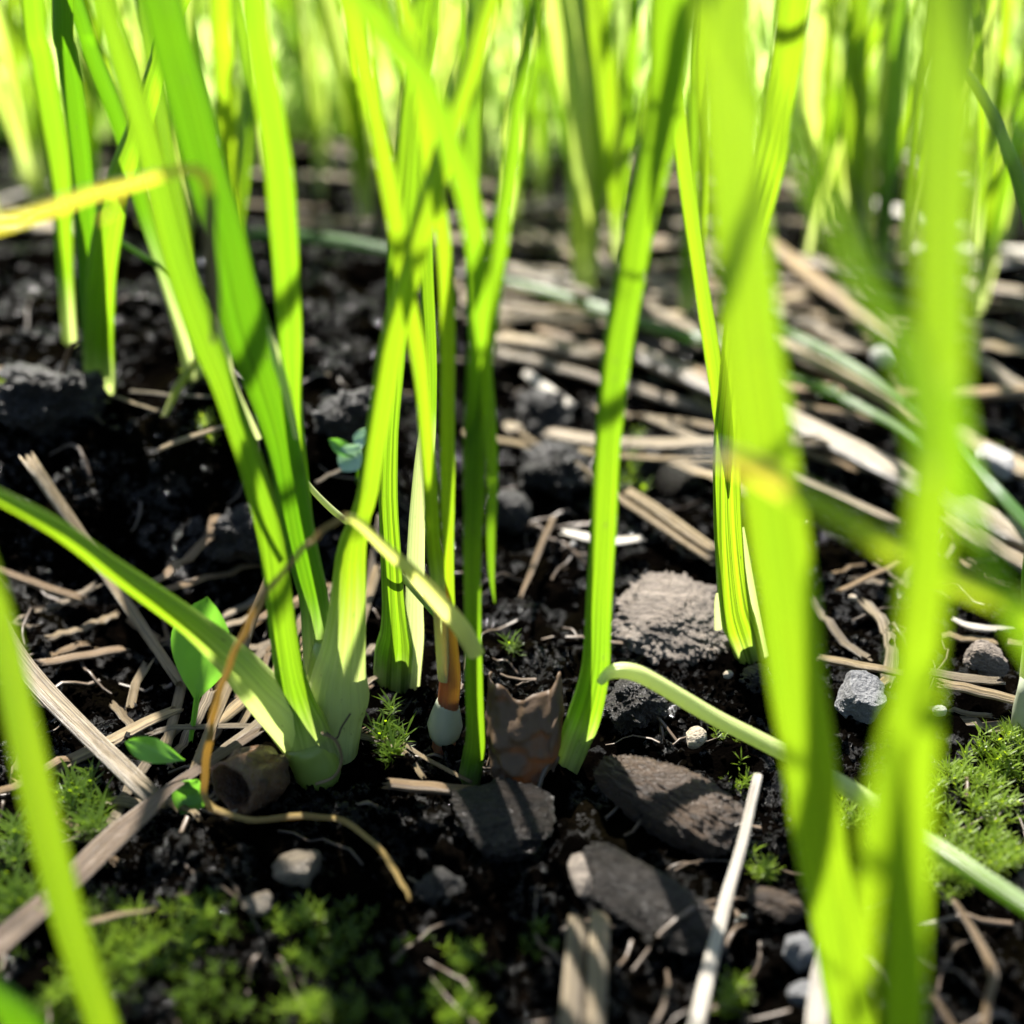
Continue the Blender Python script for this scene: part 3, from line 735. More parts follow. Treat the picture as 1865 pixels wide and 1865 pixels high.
# yellow bent leaf at the upper left
N_ = tag(empty('yellow_leaf', at(0, 408, 6.6)), 'yellow dying leaf bent over like a hook at the upper left', 'leaf')
C, W = path_px([(-120, 436, 34), (0, 408, 31), (103, 377, 28), (172, 353, 26), (240, 336, 25), (300, 318, 19), (335, 310, 17), (362, 314, 19), (376, 335, 16), (381, 375, 14), (382, 412, 15), (388, 497, 14), (391, 560, 12), (388, 625, 6)], (6.4, 6.9, 7.6, 8.1, 8.2), 70, 0, 0)
W = W * np.interp(np.arange(70), [28, 42], [1.0, 1.4])
tube('leaf', C[:46], W[:46], M['leaf'], N_, wrap=(180, 180), thick=(0.24, 0.24), wrap_at=0, props=dict(dry=0.72), wobble=0.25, face=(0, -1, -0.3))
tube('leaf_tip', C[45:], W[45:] * 1.1, M['straw'], N_, wrap=(180, 180), thick=(0.25, 0.25), wrap_at=0, wobble=0.4, face=(0, -1, -0.1))['label'] = 'shrivelled brown hanging tip'
C, W = path_px([(215, 345, 10), (212, 372, 9), (196, 392, 8), (176, 402, 5)], (7.3, 7.3), 20, 0, 0)
tube('curl', C, W, M['leaf'], N_, wrap=(260, 200), thick=(0.4, 0.3), wrap_at=0, props=dict(dry=0.9))

# ================================================================== LEFT MIDDLE GROUND
Mp = plant('blurred onion plant rooted at the brink of the dark bank at the left', 176, 705, 'onion plants in the far rows')
yM = Mp.location.y
leaf(Mp, [(178, 712, 50), (176, 660, 58), (176, 600, 56), (180, 520, 55), (194, 420, 52), (215, 330, 46), (245, 250, 42), (268, 180, 40), (290, 110, 36), (320, 20, 30)], (yM, yM - 1.5), LF, ext=11, props=dict(pale=1.6, stripe=0.3), twist=(0, 25))
leaf(Mp, [(170, 640, 40), (163, 560, 44), (157, 450, 42), (146, 300, 40), (135, 200, 40), (120, 100, 38), (112, 0, 40)], (yM + 0.1, yM - 1.0), DK, ext=11, bury=0)
M3 = plant('blurred onion plant at the far left, leaves leaning left', 128, 600, 'onion plants in the far rows')
leaf(M3, [(124, 612, 24), (118, 520, 28), (113, 420, 34), (106, 300, 42), (90, 200, 46), (72, 100, 44), (55, 0, 42)], (None, -1.0), LF, ext=11, props=dict(pale=2))
M5 = plant('yellowish based onion plant hidden behind the thick plant at the left', 348, 660, 'onion plants in the far rows')
leaf(M5, [(350, 672, 36), (344, 640, 38), (322, 560, 36), (286, 450, 34), (256, 360, 34), (235, 280, 34), (200, 180, 34), (160, 80, 32), (135, 0, 30)], (None, -0.8), DK, ext=11, props=dict(pale=3.2))
leaf(M5, [(352, 640, 20), (340, 520, 28), (330, 420, 30), (300, 260, 32), (280, 120, 34), (262, 0, 34)], (gnd(348, 660).y + 0.2, gnd(348, 660).y + 1.0), LF, bury=0)
leaf(M5, [(362, 650, 14), (340, 680, 16), (320, 712, 14), (302, 750, 10), (288, 780, 3)], (gnd(288, 780).y + 0.9, gnd(288, 780).y + 0.05), BR, ext=0, bury=0, props=dict(dry=0.2))
M6 = plant('bright blurred onion plant seen between two dark leaves at upper left', 420, 480, 'onion plants in the far rows')
leaf(M6, [(420, 480, 20), (418, 400, 26), (414, 300, 36), (410, 200, 42), (405, 100, 40), (398, 0, 40)], (None, -1.0), BR, ext=11)
leaf(M6, [(424, 470, 16), (440, 330, 24), (455, 180, 28), (440, 60, 30), (428, 0, 30)], (gnd(420, 480).y, gnd(420, 480).y + 0.5), LF, bury=0)
Ms = tag(empty('green_stem', gnd(380, 600)), 'thin green stem stretched between the leaves at the left', 'stem')
leaf(Ms, [(200, 428, 8), (250, 460, 9), (300, 490, 9), (345, 520, 9), (384, 552, 8)], (yM + 0.35, yM + 0.1), LF, ext=0, bury=0, wrap=(340, 340), thick=(0.45, 0.45), wrap_at=0, name='stem')
Ms2 = tag(empty('green_stem', gnd(560, 980)), 'thin green stem sloping down behind the thickest onion plant', 'stem')
leaf(Ms2, [(548, 868, 10), (580, 905, 12), (620, 942, 13), (680, 985, 12), (740, 1060, 11), (800, 1130, 9)], (yB + 1.4, yB + 0.9), DK, ext=0, bury=0, wrap=(340, 340), thick=(0.45, 0.45), wrap_at=0, name='stem', props=dict(pale=2.5))

# ================================================================== BLURRED PLANTS BEHIND (traced)
far = [
 ('bright blurred onion plant with yellowed base right of the middle', 1062, 545, [([(1062, 545, 30), (1060, 450, 42), (1057, 330, 48), (1054, 200, 48), (1048, 80, 46), (1044, 0, 44)], BR), ([(1072, 520, 22), (1082, 400, 30), (1092, 250, 32), (1078, 100, 34), (1072, 0, 34)], LF)]),
 ('blurred onion plant standing just left of the lone stalk', 1120, 480, [([(1122, 480, 16), (1120, 400, 22), (1110, 250, 34), (1104, 120, 34), (1100, 0, 34)], LF), ([(1128, 470, 16), (1140, 330, 22), (1146, 180, 24), (1156, 0, 28)], DK)]),
 ('blurred yellow-green onion plant left of the crossing leaves', 668, 400, [([(676, 410, 14), (668, 340, 18), (650, 240, 34), (622, 120, 44), (596, 0, 46)], BR), ([(672, 400, 14), (655, 280, 24), (645, 160, 30), (655, 40, 32), (665, 0, 30)], LF)]),
 ('blurred onion plant behind the gap at the right of the broad leaf', 1520, 420, [([(1520, 430, 20), (1518, 330, 24), (1512, 220, 28), (1506, 100, 28), (1512, 0, 28)], LF), ([(1512, 420, 18), (1500, 300, 22), (1480, 180, 26), (1490, 60, 26), (1498, 0, 24)], BR)]),
 ('dark blurred onion plant in the gap left of the tall right leaf', 1620, 520, [([(1612, 540, 26), (1610, 420, 30), (1622, 300, 34), (1628, 180, 36), (1640, 0, 40)], DK), ([(1600, 540, 22), (1560, 380, 26), (1545, 220, 26), (1550, 80, 28), (1560, 0, 28)], LF)]),
 ('fairly sharp onion plant at the right edge, leaves leaning right', 1790, 560, [([(1782, 540, 14), (1796, 470, 22), (1815, 400, 27), (1838, 310, 30), (1862, 210, 33), (1890, 100, 33)], DK), ([(1788, 540, 14), (1798, 430, 20), (1812, 300, 23), (1824, 150, 24), (1835, 0, 24)], LF), ([(1800, 520, 10), (1830, 400, 16), (1850, 280, 20), (1870, 150, 22)], BR)]),
 ('pale blurred onion plant at the left edge', 38, 330, [([(40, 330, 20), (36, 240, 28), (28, 140, 30), (20, 40, 30), (16, 0, 30)], LF)]),
 ('blurred onion plant behind the gap right of the lone stalk', 1245, 600, [([(1246, 610, 20), (1248, 500, 22), (1256, 400, 24), (1262, 250, 24), (1268, 100, 26), (1280, 0, 26)], DK), ([(1252, 600, 16), (1275, 460, 20), (1286, 300, 22), (1282, 100, 24), (1290, 0, 24)], LF)]),
]
for lab, bx, by, leaves in far:
    e = plant(lab, bx, by, 'onion plants in the far rows')
    for pts, m in leaves:
        m = {DK: LF, LF: BR, BR: 'leaf_far_haze'}[m]  # each leaf here takes a lighter colour, standing in for the hazy brightness
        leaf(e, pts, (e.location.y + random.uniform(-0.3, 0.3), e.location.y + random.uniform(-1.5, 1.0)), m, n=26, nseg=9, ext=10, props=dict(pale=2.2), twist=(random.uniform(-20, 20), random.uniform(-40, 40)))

# random rows further back: built once per kind, then copied
protos = []
for k in range(6):
    e = empty('onion_plant', (0, 0, 0))
    for q in range(random.choice((3, 4, 4, 5))):
        az = random.uniform(0, 6.28); lean = random.uniform(0.1, 0.42); hgt = random.uniform(11, 17)
        s = np.linspace(0, 1, 8)
        P = np.stack([np.cos(az) * (0.15 + hgt * lean * s ** 1.7), np.sin(az) * (0.15 + hgt * lean * s ** 1.7), hgt * (s - 0.22 * lean * s ** 3) - 0.2], 1)
        W = np.interp(s, [0, 0.15, 0.6, 0.9, 1], [0.42, 0.34, 0.5, 0.32, 0.03]) * random.uniform(0.45, 0.85)
        tube('leaf', catmull(P, 20), np.interp(np.linspace(0, 1, 20), s, W), M[random.choice(('leaf_far_haze', 'leaf_far_haze', LF, BR, 'leaf_far_haze'))], e, nseg=8, wrap=(320, 185), props=dict(pale=2.2), face=(math.cos(az + 1.2), math.sin(az + 1.2), 0.1), twist=(0, random.uniform(-60, 60)))
    protos.append(e)
def copy_plant(e, loc, rz, sc):
    c = e.copy(); COL.objects.link(c)
    c.location = loc; c.rotation_euler = (0, 0, rz); c.scale = (sc, sc, sc)
    for ch in e.children:
        d = ch.copy(); COL.objects.link(d); d.parent = c
    return c
spots = []
tries = 0
while len(spots) < 210 and tries < 9000:
    tries += 1
    y = 25 + 75 * random.random() ** 1.2
    x = random.uniform(-1, 1) * (y * 0.50 + 3)
    pxx = 932.5 + x / (y * cp + CAM_H * sp) / th * 932.5
    if y < 29 and (430 < pxx < 1020): continue
    if all((x - a) ** 2 + (y - b) ** 2 > (0.7 + y * 0.014) ** 2 for a, b in spots): spots.append((x, y))
for q, (x, y) in enumerate(spots):
    pr = protos[q % 6]
    loc = (x, y, float(h_low(x, y)))
    if q < 6:
        o = pr; o.location = loc; o.rotation_euler = (0, 0, random.uniform(0, 6.28))
    else:
        o = copy_plant(pr, loc, random.uniform(0, 6.28), random.uniform(0.75, 1.2))
    tag(o, 'green onion plant lost in the blur of the rows far behind', 'onion plant', 'blurred onion plants far behind')

# grass mass beyond the bed
VV = []; FF = []; b0 = 0
for _ in range(11000):
    y = 40 + 280 * random.random() ** 1.9; x = random.uniform(-1, 1) * (y * 0.62 + 20)
    hgt = random.uniform(3, 6 + min(11, (y - 40) * 0.12)); az = random.uniform(0, 6.28); ln = random.uniform(0.1, 0.6) * hgt; w = random.uniform(0.25, 0.6); tw = random.uniform(0, 3.14)
    for s, k in ((0, 0.8), (0.5, 1), (0.85, 0.6), (1, 0.05)):
        cxx = x + math.cos(az) * ln * s * s; cy_ = y + math.sin(az) * ln * s * s; z = hgt * s * (1 - 0.2 * s)
        VV += [(cxx - math.cos(tw) * w * k / 2, cy_ - math.sin(tw) * w * k / 2, z), (cxx + math.cos(tw) * w * k / 2, cy_ + math.sin(tw) * w * k / 2, z)]
    for s in range(3): FF.append((b0 + 2 * s, b0 + 2 * s + 1, b0 + 2 * s + 3, b0 + 2 * s + 2))
    b0 += 8
tag(mesh_obj('grass', np.array(VV), np.array(FF), M['grass']), 'mass of bright green grass beyond the onion bed', 'grass', kind='stuff')

# ================================================================== STRAW
S = straw
S('long tan straw running down the dark bank at the left', [(50, 835, 25), (190, 1040, 23), (328, 1245, 18)], 'straw', zs=(0.35, 0.4, 0.15))
S('short brownish straw poking in from the left edge below the bank', [(-30, 1030, 20), (150, 1092, 19)], 'straw_brown', lift=0.12)
S('thick weathered straw slanting down from the left edge', [(-20, 1120, 40), (60, 1235, 40), (282, 1458, 37)], 'straw_grey', lift=0.2, zs=(0.3, 0.2, 0.0))
S('flat straw scrap in the shade behind the thick slanting straw', [(70, 1208, 26), (225, 1182, 26)], 'straw_brown', flat=0.25)
S('straw lying under the thick slanting straw at the left', [(90, 1405, 34), (200, 1350, 32), (320, 1292, 26)], 'straw', flat=0.35)
S('thin split straw leaning beside the front clump', [(352, 1405, 18), (430, 1210, 22), (498, 1030, 18)], 'straw', lift=0.15, flat=0.3, zs=(0.1, 0.35, 0.8))
S('straw standing behind the oval weed leaf', [(300, 1370, 18), (325, 1270, 20), (360, 1130, 12)], 'straw', flat=0.3)
for q, (lab, a, b, w) in enumerate((
    ('lowest straw of the fan behind the front clump', (375, 1395), (560, 1245), 24),
    ('broad flat straw in the fan behind the front clump', (390, 1320), (580, 1165), 30),
    ('upper straw of the fan behind the front clump', (405, 1250), (600, 1090), 18),
    ('thin straw crossing the fan behind the front clump', (440, 1320), (560, 1120), 12),
    ('curled straw scrap left of the front clump', (395, 1145), (470, 1120), 18),
    ('pale straw scrap between the thickest plant and the striped one', (640, 1180), (690, 1030), 20),
    ('thin straw rising between the thickest plant and the striped one', (660, 1130), (692, 940), 10))):
    S(lab, [(a[0], a[1], w), ((a[0] + b[0]) / 2, (a[1] + b[1]) / 2, w * 1.05), (b[0], b[1], w * 0.8)], 'straw' if q % 2 else 'straw_grey', flat=0.25, lift=0.1)
S('long dead leaf rising from the lower left corner to the front clump', [(-60, 1775, 60), (0, 1715, 58), (110, 1620, 52), (200, 1530, 56), (262, 1480, 46), (300, 1445, 24), (370, 1395, 24), (470, 1330, 20)], 'dead_leaf', lift=0.25, flat=0.16, name='dead_leaf', cat='dead leaf', n=30)
S('thin pale straw tip on the moss at the lower left', [(150, 1685, 16), (210, 1668, 12), (284, 1654, 4)], 'straw', lift=0.15)
S('short tan straw lying in front of the centre plant', [(706, 1427, 26), (800, 1436, 28), (905, 1446, 24)], 'straw_brown', lift=0.12)
S('thin pale straw beside the moss tuft right of the fat bulb', [(698, 1345, 14), (740, 1375, 12), (772, 1418, 10)], 'straw')
S('thin yellowish straw ending at the foot of the centre plant', [(735, 1355, 8), (800, 1395, 9), (858, 1425, 8)], 'straw')
# upright split stub at the bottom
def stub():
    e = tag(empty('straw_stub', gnd(1060, 1890)), 'upright split straw stub at the bottom edge', 'straw')
    for a, b, w, w2 in (((1034, 1935), (1052, 1680), 46, 42), ((1078, 1935), (1093, 1672), 44, 42)):
        p0 = np.array(at(a[0], a[1], 5.25)); p1 = np.array(at(b[0], b[1], 6.75))
        Cx = np.array([p0 + (p1 - p0) * s for s in np.linspace(0, 1, 12)])
        V, F, UV = straw_mesh(Cx, np.linspace(cmpx(w, Vector(p0)), cmpx(w2, Vector(p1)), 12), 0.6, nseg=22, ridges=9, fray=0.12, up=(0, -1, 0.3))
        mesh_obj('stalk_half', V, F, M['straw_grey'], e, UV)
stub()
S('thin bleached straw sticking up at the lower right, banded with shade', [(1262, 1900, 28), (1310, 1690, 24), (1345, 1560, 20), (1382, 1412, 17)], 'straw_white', Y=(5.5, 8.2), flat=0.5, n=24, fray=0.15)
S('bleached blade standing behind the broad near leaf at the bottom', [(1485, 1930, 46), (1492, 1800, 32), (1496, 1720, 14)], 'straw_white', Y=(5.6, 6.5), flat=0.3, fray=0.1)
S('straw running from the earth clod to the lone stalk', [(950, 788, 10), (1020, 838, 13), (1090, 882, 15), (1200, 955, 20), (1300, 1022, 20)], 'straw', lift=0.2, n=20)
S('thin straw beside the lone stalk, parallel to a longer one', [(1030, 828, 7), (1092, 872, 8)], 'straw', lift=0.3)
S('broad split straw right of the lone stalk', [(1142, 892, 22), (1220, 945, 26), (1305, 1005, 26)], 'straw', lift=0.28)
S('dark thin straw standing left of the lone stalk', [(1008, 942, 12), (975, 1020, 13), (948, 1090, 9)], 'straw_brown', lift=0.2)
S('bleached flat chip of straw behind the lone stalk', [(1028, 968, 24), (1100, 985, 34), (1166, 982, 22)], 'straw_white', lift=0.3, flat=0.2)
S('thickest straw stalk lying across the right side', [(1150, 640, 46), (1300, 705, 52), (1450, 772, 60), (1640, 865, 64), (1900, 1000, 66)], 'straw_grey', lift=0.35, n=24, bend=0.05)
S('thinner straw just below the thickest stalk at the right', [(1180, 760, 16), (1300, 812, 24), (1440, 868, 26), (1640, 955, 26)], 'straw_grey', lift=0.3, n=20)
S('straw behind the thickest stalk at the right', [(1400, 622, 40), (1560, 700, 42), (1700, 775, 40), (1900, 880, 40)], 'straw', lift=0.35, n=20)
S('short straw tucked between two long ones at the right', [(1445, 740, 20), (1540, 752, 20), (1600, 765, 14)], 'straw_brown', lift=0.2)
S('straw at the right edge with a bent end', [(1740, 780, 24), (1800, 815, 30), (1900, 862, 26)], 'straw', lift=0.3)
S('straw emerging at the right edge below the thickest stalk', [(1720, 940, 34), (1800, 990, 40), (1910, 1050, 40)], 'straw_grey', lift=0.25)
S('thin dark straw right of the broad near leaf', [(1528, 1078, 12), (1640, 1022, 11)], 'straw_brown', lift=0.15)
S('straw lying above the grey stone at the right', [(1492, 1198, 20), (1560, 1210, 22), (1660, 1230, 20)], 'straw', lift=0.15)
S('brown straw in front of the wood lump at the right edge', [(1690, 1225, 24), (1760, 1235, 28), (1822, 1240, 22)], 'straw_grey', lift=0.15, flat=0.3)
S('tan straw piece with a dark node near the right edge', [(1712, 1245, 26), (1780, 1258, 28), (1856, 1276, 24)], 'straw', lift=0.2)
S('silvery seed husk lying near the right edge', [(1735, 1128, 12), (1775, 1142, 24), (1815, 1144, 18), (1848, 1142, 6)], 'straw_white', lift=0.1, flat=0.3, name='seed_husk', cat='husk')
S('thin brown stalk bending down at the lower right', [(1738, 1640, 10), (1775, 1700, 14), (1808, 1768, 18), (1800, 1820, 14), (1788, 1900, 12)], 'straw_brown', lift=0.25, n=20, flat=0.8)
S('short thin stem at the bottom right corner', [(1700, 1815, 10), (1745, 1880, 12)], 'straw_brown', lift=0.2)
S('short straw at the left edge on top of the bank', [(-20, 672, 18), (40, 680, 18), (78, 692, 14)], 'straw_brown', lift=0.15)
S('small curled brown scrap left of the plant on the bank', [(112, 692, 7), (118, 660, 9), (128, 635, 10), (140, 622, 7)], 'straw_brown', lift=0.1, zs=(0, 0.3, 0.6, 0.8))
S('pale thin straw on the bank, right of the plant there', [(205, 722, 8), (290, 748, 6)], 'straw', lift=0.15)
S('pale straw in shade at the foot of the hidden plant', [(240, 712, 8), (310, 720, 10), (385, 722, 8)], 'straw_grey', lift=0.12)
S('forked straw on the bank left of the thick plant', [(290, 818, 14), (350, 795, 16), (415, 775, 12)], 'straw', lift=0.2)
S('thin straw behind the thickest plant near the seed leaves', [(575, 878, 8), (632, 850, 10)], 'straw_grey', lift=0.15)
S('blurred pale straw slab behind the centre plant', [(880, 618, 40), (990, 628, 52), (1095, 652, 40)], 'straw', lift=0.3)
S('pale straw end pointing at the lone stalk', [(960, 680, 18), (1000, 712, 26), (1042, 740, 20)], 'straw_white', lift=0.25)
S('thin straw crossing behind the central leaves', [(690, 650, 10), (800, 655, 12), (930, 660, 12)], 'straw_grey', lift=0.2)
S('blurred brown straw falling to the tall right leaf', [(1400, 440, 34), (1500, 520, 40), (1600, 590, 40), (1700, 660, 30)], 'straw_brown', lift=0.5)
S('blurred straw at the right edge behind the leaves', [(1760, 640, 30), (1830, 690, 34), (1920, 730, 34)], 'straw_grey', lift=0.3)
S('blurred straw bundle strand left of the lone stalk', [(880, 380, 22), (1000, 440, 30), (1120, 510, 26)], 'straw', lift=0.4)
S('grey blurred strand below the blurred bundle', [(900, 480, 20), (1020, 520, 26), (1130, 545, 22)], 'straw_grey', lift=0.4)
S('tan blurred strand right of the lone stalk', [(1180, 490, 24), (1270, 478, 26), (1330, 490, 20)], 'straw', lift=0.4)
S('long blurred strand under the tan one, right of the lone stalk', [(1170, 555, 22), (1260, 600, 26), (1330, 640, 22)], 'straw_grey', lift=0.4)
for q in range(95):
    y = 21 + 45 * random.random() ** 1.3
    x = random.uniform(-1, 1) * (y * 0.45 + 1)
    if x < 0 and random.random() < 0.45 and y < 30: x = -x
    pxx = 932.5 + x / (y * cp + CAM_H * sp) / th * 932.5
    if y < 25 and pxx < 900: continue
    L = random.uniform(2, 8); az = random.gauss(-0.35, 0.5)
    s = np.linspace(-0.5, 0.5, 10)
    P = np.stack([x + np.cos(az) * L * s, y + np.sin(az) * L * s, np.zeros(10)], 1)
    P[:, 2] = h_low(P[:, 0], P[:, 1]).mean() + random.uniform(0.1, 0.4) + s * random.uniform(-0.8, 0.8)
    w = random.uniform(0.16, 0.5)
    V, F, UV = straw_mesh(P, np.full(10, w), random.uniform(0.3, 0.6), nseg=12)
    tag(mesh_obj('straw', V, F, M[random.choice(('straw', 'straw_grey', 'straw', 'straw_white', 'straw_brown'))], None, UV), 'blurred piece of straw mulch on the soil far behind', 'straw', 'straw mulch far behind')

def tangle(n, box, wr, lr, azm, azs, lab, grp, lift):
    for q in range(n):
        g0 = gnd(random.uniform(box[0], box[1]), random.uniform(box[2], box[3]))
        L = random.uniform(*lr); az = random.gauss(azm, azs); m = 12
        s_ = np.linspace(-0.5, 0.5, m); cu = random.uniform(-0.12, 0.12) * L
        P = np.stack([g0.x + np.cos(az) * L * s_ - np.sin(az) * cu * 4 * s_ ** 2, g0.y + np.sin(az) * L * s_ + np.cos(az) * cu * 4 * s_ ** 2, np.zeros(m)], 1)
        hh = h_full(P[:, 0], P[:, 1])
        P[:, 2] = np.percentile(hh, 70) + random.uniform(*lift) + s_ * random.uniform(-0.5, 0.5) * L * 0.3 + 0.02 * rng.normal(size=m)
        w = random.uniform(*wr)
        V, F, UV = straw_mesh(P, w * (1 + 0.12 * rng.normal(size=m).cumsum() * 0.3).clip(0.6, 1.4), random.uniform(0.15, 0.55), nseg=14, fray=1.3)
        tag(mesh_obj('straw', V, F, M[random.choice(('straw', 'straw_grey', 'straw_grey', 'straw_brown', 'straw_brown'))], None, UV), lab, 'straw', grp)
tangle(22, (1080, 1865, 520, 900), (0.10, 0.42), (2.5, 7.5), -0.55, 0.22, 'one of the loose straws tangled around the thick stalk at the right', 'tangled straw at the right', (0.02, 0.4))
tangle(15, (900, 1330, 340, 640), (0.14, 0.42), (2.5, 7), -0.45, 0.3, 'one of the tangled straws behind the lone stalk', 'tangled straw behind the lone stalk', (0.05, 0.5))
tangle(20, (330, 700, 1060, 1390), (0.05, 0.16), (0.8, 2.4), 0.75, 0.35, 'one of the thin straws packed around the foot of the front clump', 'thin straw at the front clump', (0.0, 0.2))
tangle(16, (0, 330, 1100, 1500), (0.05, 0.14), (0.5, 1.8), -0.4, 0.8, 'one of the thin straw scraps on the shaded soil at the left', 'straw scraps at the left', (0.0, 0.1))
tangle(14, (1450, 1865, 1000, 1320), (0.05, 0.18), (0.5, 1.6), -0.3, 0.7, 'one of the short straw scraps around the grey stone', 'straw scraps by the grey stone', (0.0, 0.1))

# green blades lying on the straw at the right
for lab, pts, m in (
    ('upper green blade lying over the straw at the right', [(1400, 588, 16), (1460, 615, 21), (1530, 652, 23), (1610, 702, 22), (1700, 762, 20)], LF),
    ('lower green blade with dew lying over the straw at the right', [(1430, 682, 14), (1500, 706, 21), (1570, 740, 20), (1660, 790, 20), (1740, 860, 20)], LF),
    ('bluish green blade sloping out at the right edge', [(1730, 800, 18), (1790, 862, 24), (1840, 915, 27), (1920, 1000, 28)], DK),
    ('blurred green blade lying behind the lone stalk', [(900, 505, 14), (1000, 530, 22), (1110, 565, 26), (1220, 600, 26), (1320, 625, 24)], LF),
    ('blurred green blade lying on the soil behind the left leaves', [(400, 420, 14), (520, 425, 20), (620, 435, 22), (720, 455, 20)], DK)):
    g0 = [gnd(x, y) for x, y, w in pts]
    e = tag(empty('fallen_leaf', g0[0]), lab, 'leaf', 'green blades lying on the straw')
    lo = 0.75
    leaf(e, pts, [q.y - lo / math.tan(math.atan2(CAM_H - lo, q.y)) * 0.9 for q in g0], m, ext=0, bury=0, wrap=(300, 260), thick=(0.4, 0.35), wrap_at=0, name='blade', n=30, face=(0, -0.6, 0.8))
for (x, y, r) in ((1517, 707, 7), (1480, 698, 3), (1491, 720, 3)):
    yv = gnd(x, y).y - 0.75 / math.tan(math.atan2(CAM_H - 0.75, gnd(x, y).y)) * 0.9
    p = at(x, y, yv - 0.14)
    V, F = rock_verts(3, (cmpx(r, p),) * 3, 5, 2, 0.03, 1, 0, 0)
    o = mesh_obj('dew_drop', V, F, M['water']); o.location = p
    tag(o, 'dew drop on the lower green blade at the right', 'dew drop', 'dew drops on the lower green blade')

# ================================================================== STONES, BARK, HUSKS
rock('bark_chunk', 'big lit bark chunk left of the striped plant at the right', 'bark', 1228, 1145, 220, 190, 'bark', 31, (26, 14, -30), 0.24, 4.5, 0.26, 7, 0.0, grain=(0.5, 2.5, 1.5), fine=0.16, ridge=0.26, freq=1.8)
rock('wood_chip', 'dark flat triangular chip below the dry curled leaf', 'wood chip', 925, 1490, 200, 190, 'bark_dark', 12, (14, 6, 25), 0.22, 3.0, 0.12, 5, 0.1, grain=(0.5, 2, 1), ridge=0.22)
rock('wood_chip', 'long grey chip slanting below the brown wood, bottom middle', 'wood chip', 1175, 1640, 290, 130, 'bark_dark', 14, (20, 6, -38), 0.28, 3.0, 0.12, 4, 0.1, grain=(0.4, 3, 1), fine=0.08, ridge=0.22)
rock('wood_chip', 'brown wood piece slanting right of the lone stalk foot', 'wood chip', 1215, 1468, 290, 130, 'bark_brown', 17, (10, 10, -38), 0.6, 3.4, 0.2, 4, 0.3, grain=(0.4, 3.5, 2), fine=0.1, ridge=0.22)
rock('wood_chip', 'small pale grey stick end above the split straw stub', 'wood chip', 1056, 1608, 36, 90, 'bark', 19, (20, 0, 14), 0.35, 4.0, 0.10, 2, 0.1, grain=(2.5, 0.5, 1), ridge=0.22)
rock('wood_chip', 'brown bark sliver above the pale stones at the lower right', 'wood chip', 1412, 1655, 105, 60, 'bark_brown', 22, (0, 6, -14), 0.6, 2.8, 0.2, 3, 0.2, ridge=0.22)
rock('wood_lump', 'brown wood lump near the right edge', 'wood chip', 1795, 1215, 80, 70, 'bark', 23, (0, 20, -30), 0.8, 2.8, 0.2, 4, 0.3, grain=(0.5, 3, 1), ridge=0.22)
rock('stone', 'angular grey stone right of the broad near leaf', 'stone', 1563, 1290, 96, 90, 'stone_grey', 41, (10, 20, 40), 0.95, 2.6, 0.16, 9, 0.22)
rock('pebble', 'small tan speckled pebble right of the lone stalk foot', 'pebble', 1265, 1352, 44, 36, 'stone_tan', 43, (20, -20, 30), 0.9, 2.2, 0.12, 3, 0.15)
rock('stone', 'upright oblong grey stone beside the broad near leaf at the bottom', 'stone', 1450, 1745, 52, 60, 'stone_grey', 45, (-10, 10, 5), 1.35, 2.5, 0.12, 5, 0.25)
rock('stone', 'small flat grey stone below the oblong grey one', 'stone', 1462, 1815, 56, 50, 'stone_grey', 46, (10, 0, 20), 0.7, 2.4, 0.14, 6, 0.3)
rock('stone', 'muddy brown stone in the moss left of the middle', 'stone', 545, 1590, 92, 74, 'stone_brown', 47, (0, 0, 20), 0.8, 2.3, 0.16, 5, 0.3)
rock('stone', 'dull stone in the moss at the lower left', 'stone', 470, 1650, 56, 50, 'stone_brown', 48, (0, 0, 50), 0.8, 2.3, 0.16, 5, 0.3)
rock('stone', 'pale speckled stone on the straw at the right', 'stone', 1805, 890, 84, 60, 'stone_white', 49, (10, 15, -35), 0.7, 2.4, 0.14, 5, 0.1, up=0.3)
rock('stone', 'blurred grey stone behind the upper green blade at the right', 'stone', 1605, 690, 50, 46, 'stone_white', 50, (0, 0, 10), 0.9, 2.2, 0.12, 4, 0.2, up=0.3)
rock('earth_clod', 'round brown clod right of the centre plant', 'clod', 925, 950, 84, 80, 'clod', 51, (0, 0, 0), 0.95, 2.2, 0.22, 2, 0.25, fine=0.14)
rock('earth_clod', 'angular clod with a sunlit grey top behind the centre plant', 'clod', 985, 770, 110, 100, 'clod', 52, (10, 0, 20), 0.75, 2.3, 0.55, 4, 0.3, freq=1.7, fine=0.22)
rock('earth_clod', 'black clod behind the straw running to the lone stalk', 'clod', 1010, 870, 130, 110, 'clod', 53, (0, 10, 60), 0.75, 2.3, 0.55, 4, 0.3, freq=1.7, fine=0.22)
rock('earth_clod', 'rough clod beside the moss right of the lone stalk', 'clod', 1185, 850, 90, 80, 'clod', 54, (0, 0, 30), 0.75, 2.3, 0.55, 4, 0.3, freq=1.7, fine=0.22)
rock('earth_clod', 'black clod behind the striped plant', 'clod', 640, 770, 110, 100, 'clod', 55, (0, 0, 10), 0.75, 2.3, 0.55, 4, 0.3, freq=1.7, fine=0.22)
rock('earth_clod', 'black clod with wet glints left of the front clump', 'clod', 440, 985, 110, 120, 'clod', 56, (0, 0, 80), 0.75, 2.3, 0.55, 4, 0.3, freq=1.7, fine=0.22)
rock('earth_clod', 'clod on the brink of the bank at the far left', 'clod', 90, 745, 180, 150, 'clod', 57, (0, 0, 15), 0.75, 2.3, 0.55, 4, 0.3, freq=1.7, fine=0.22)
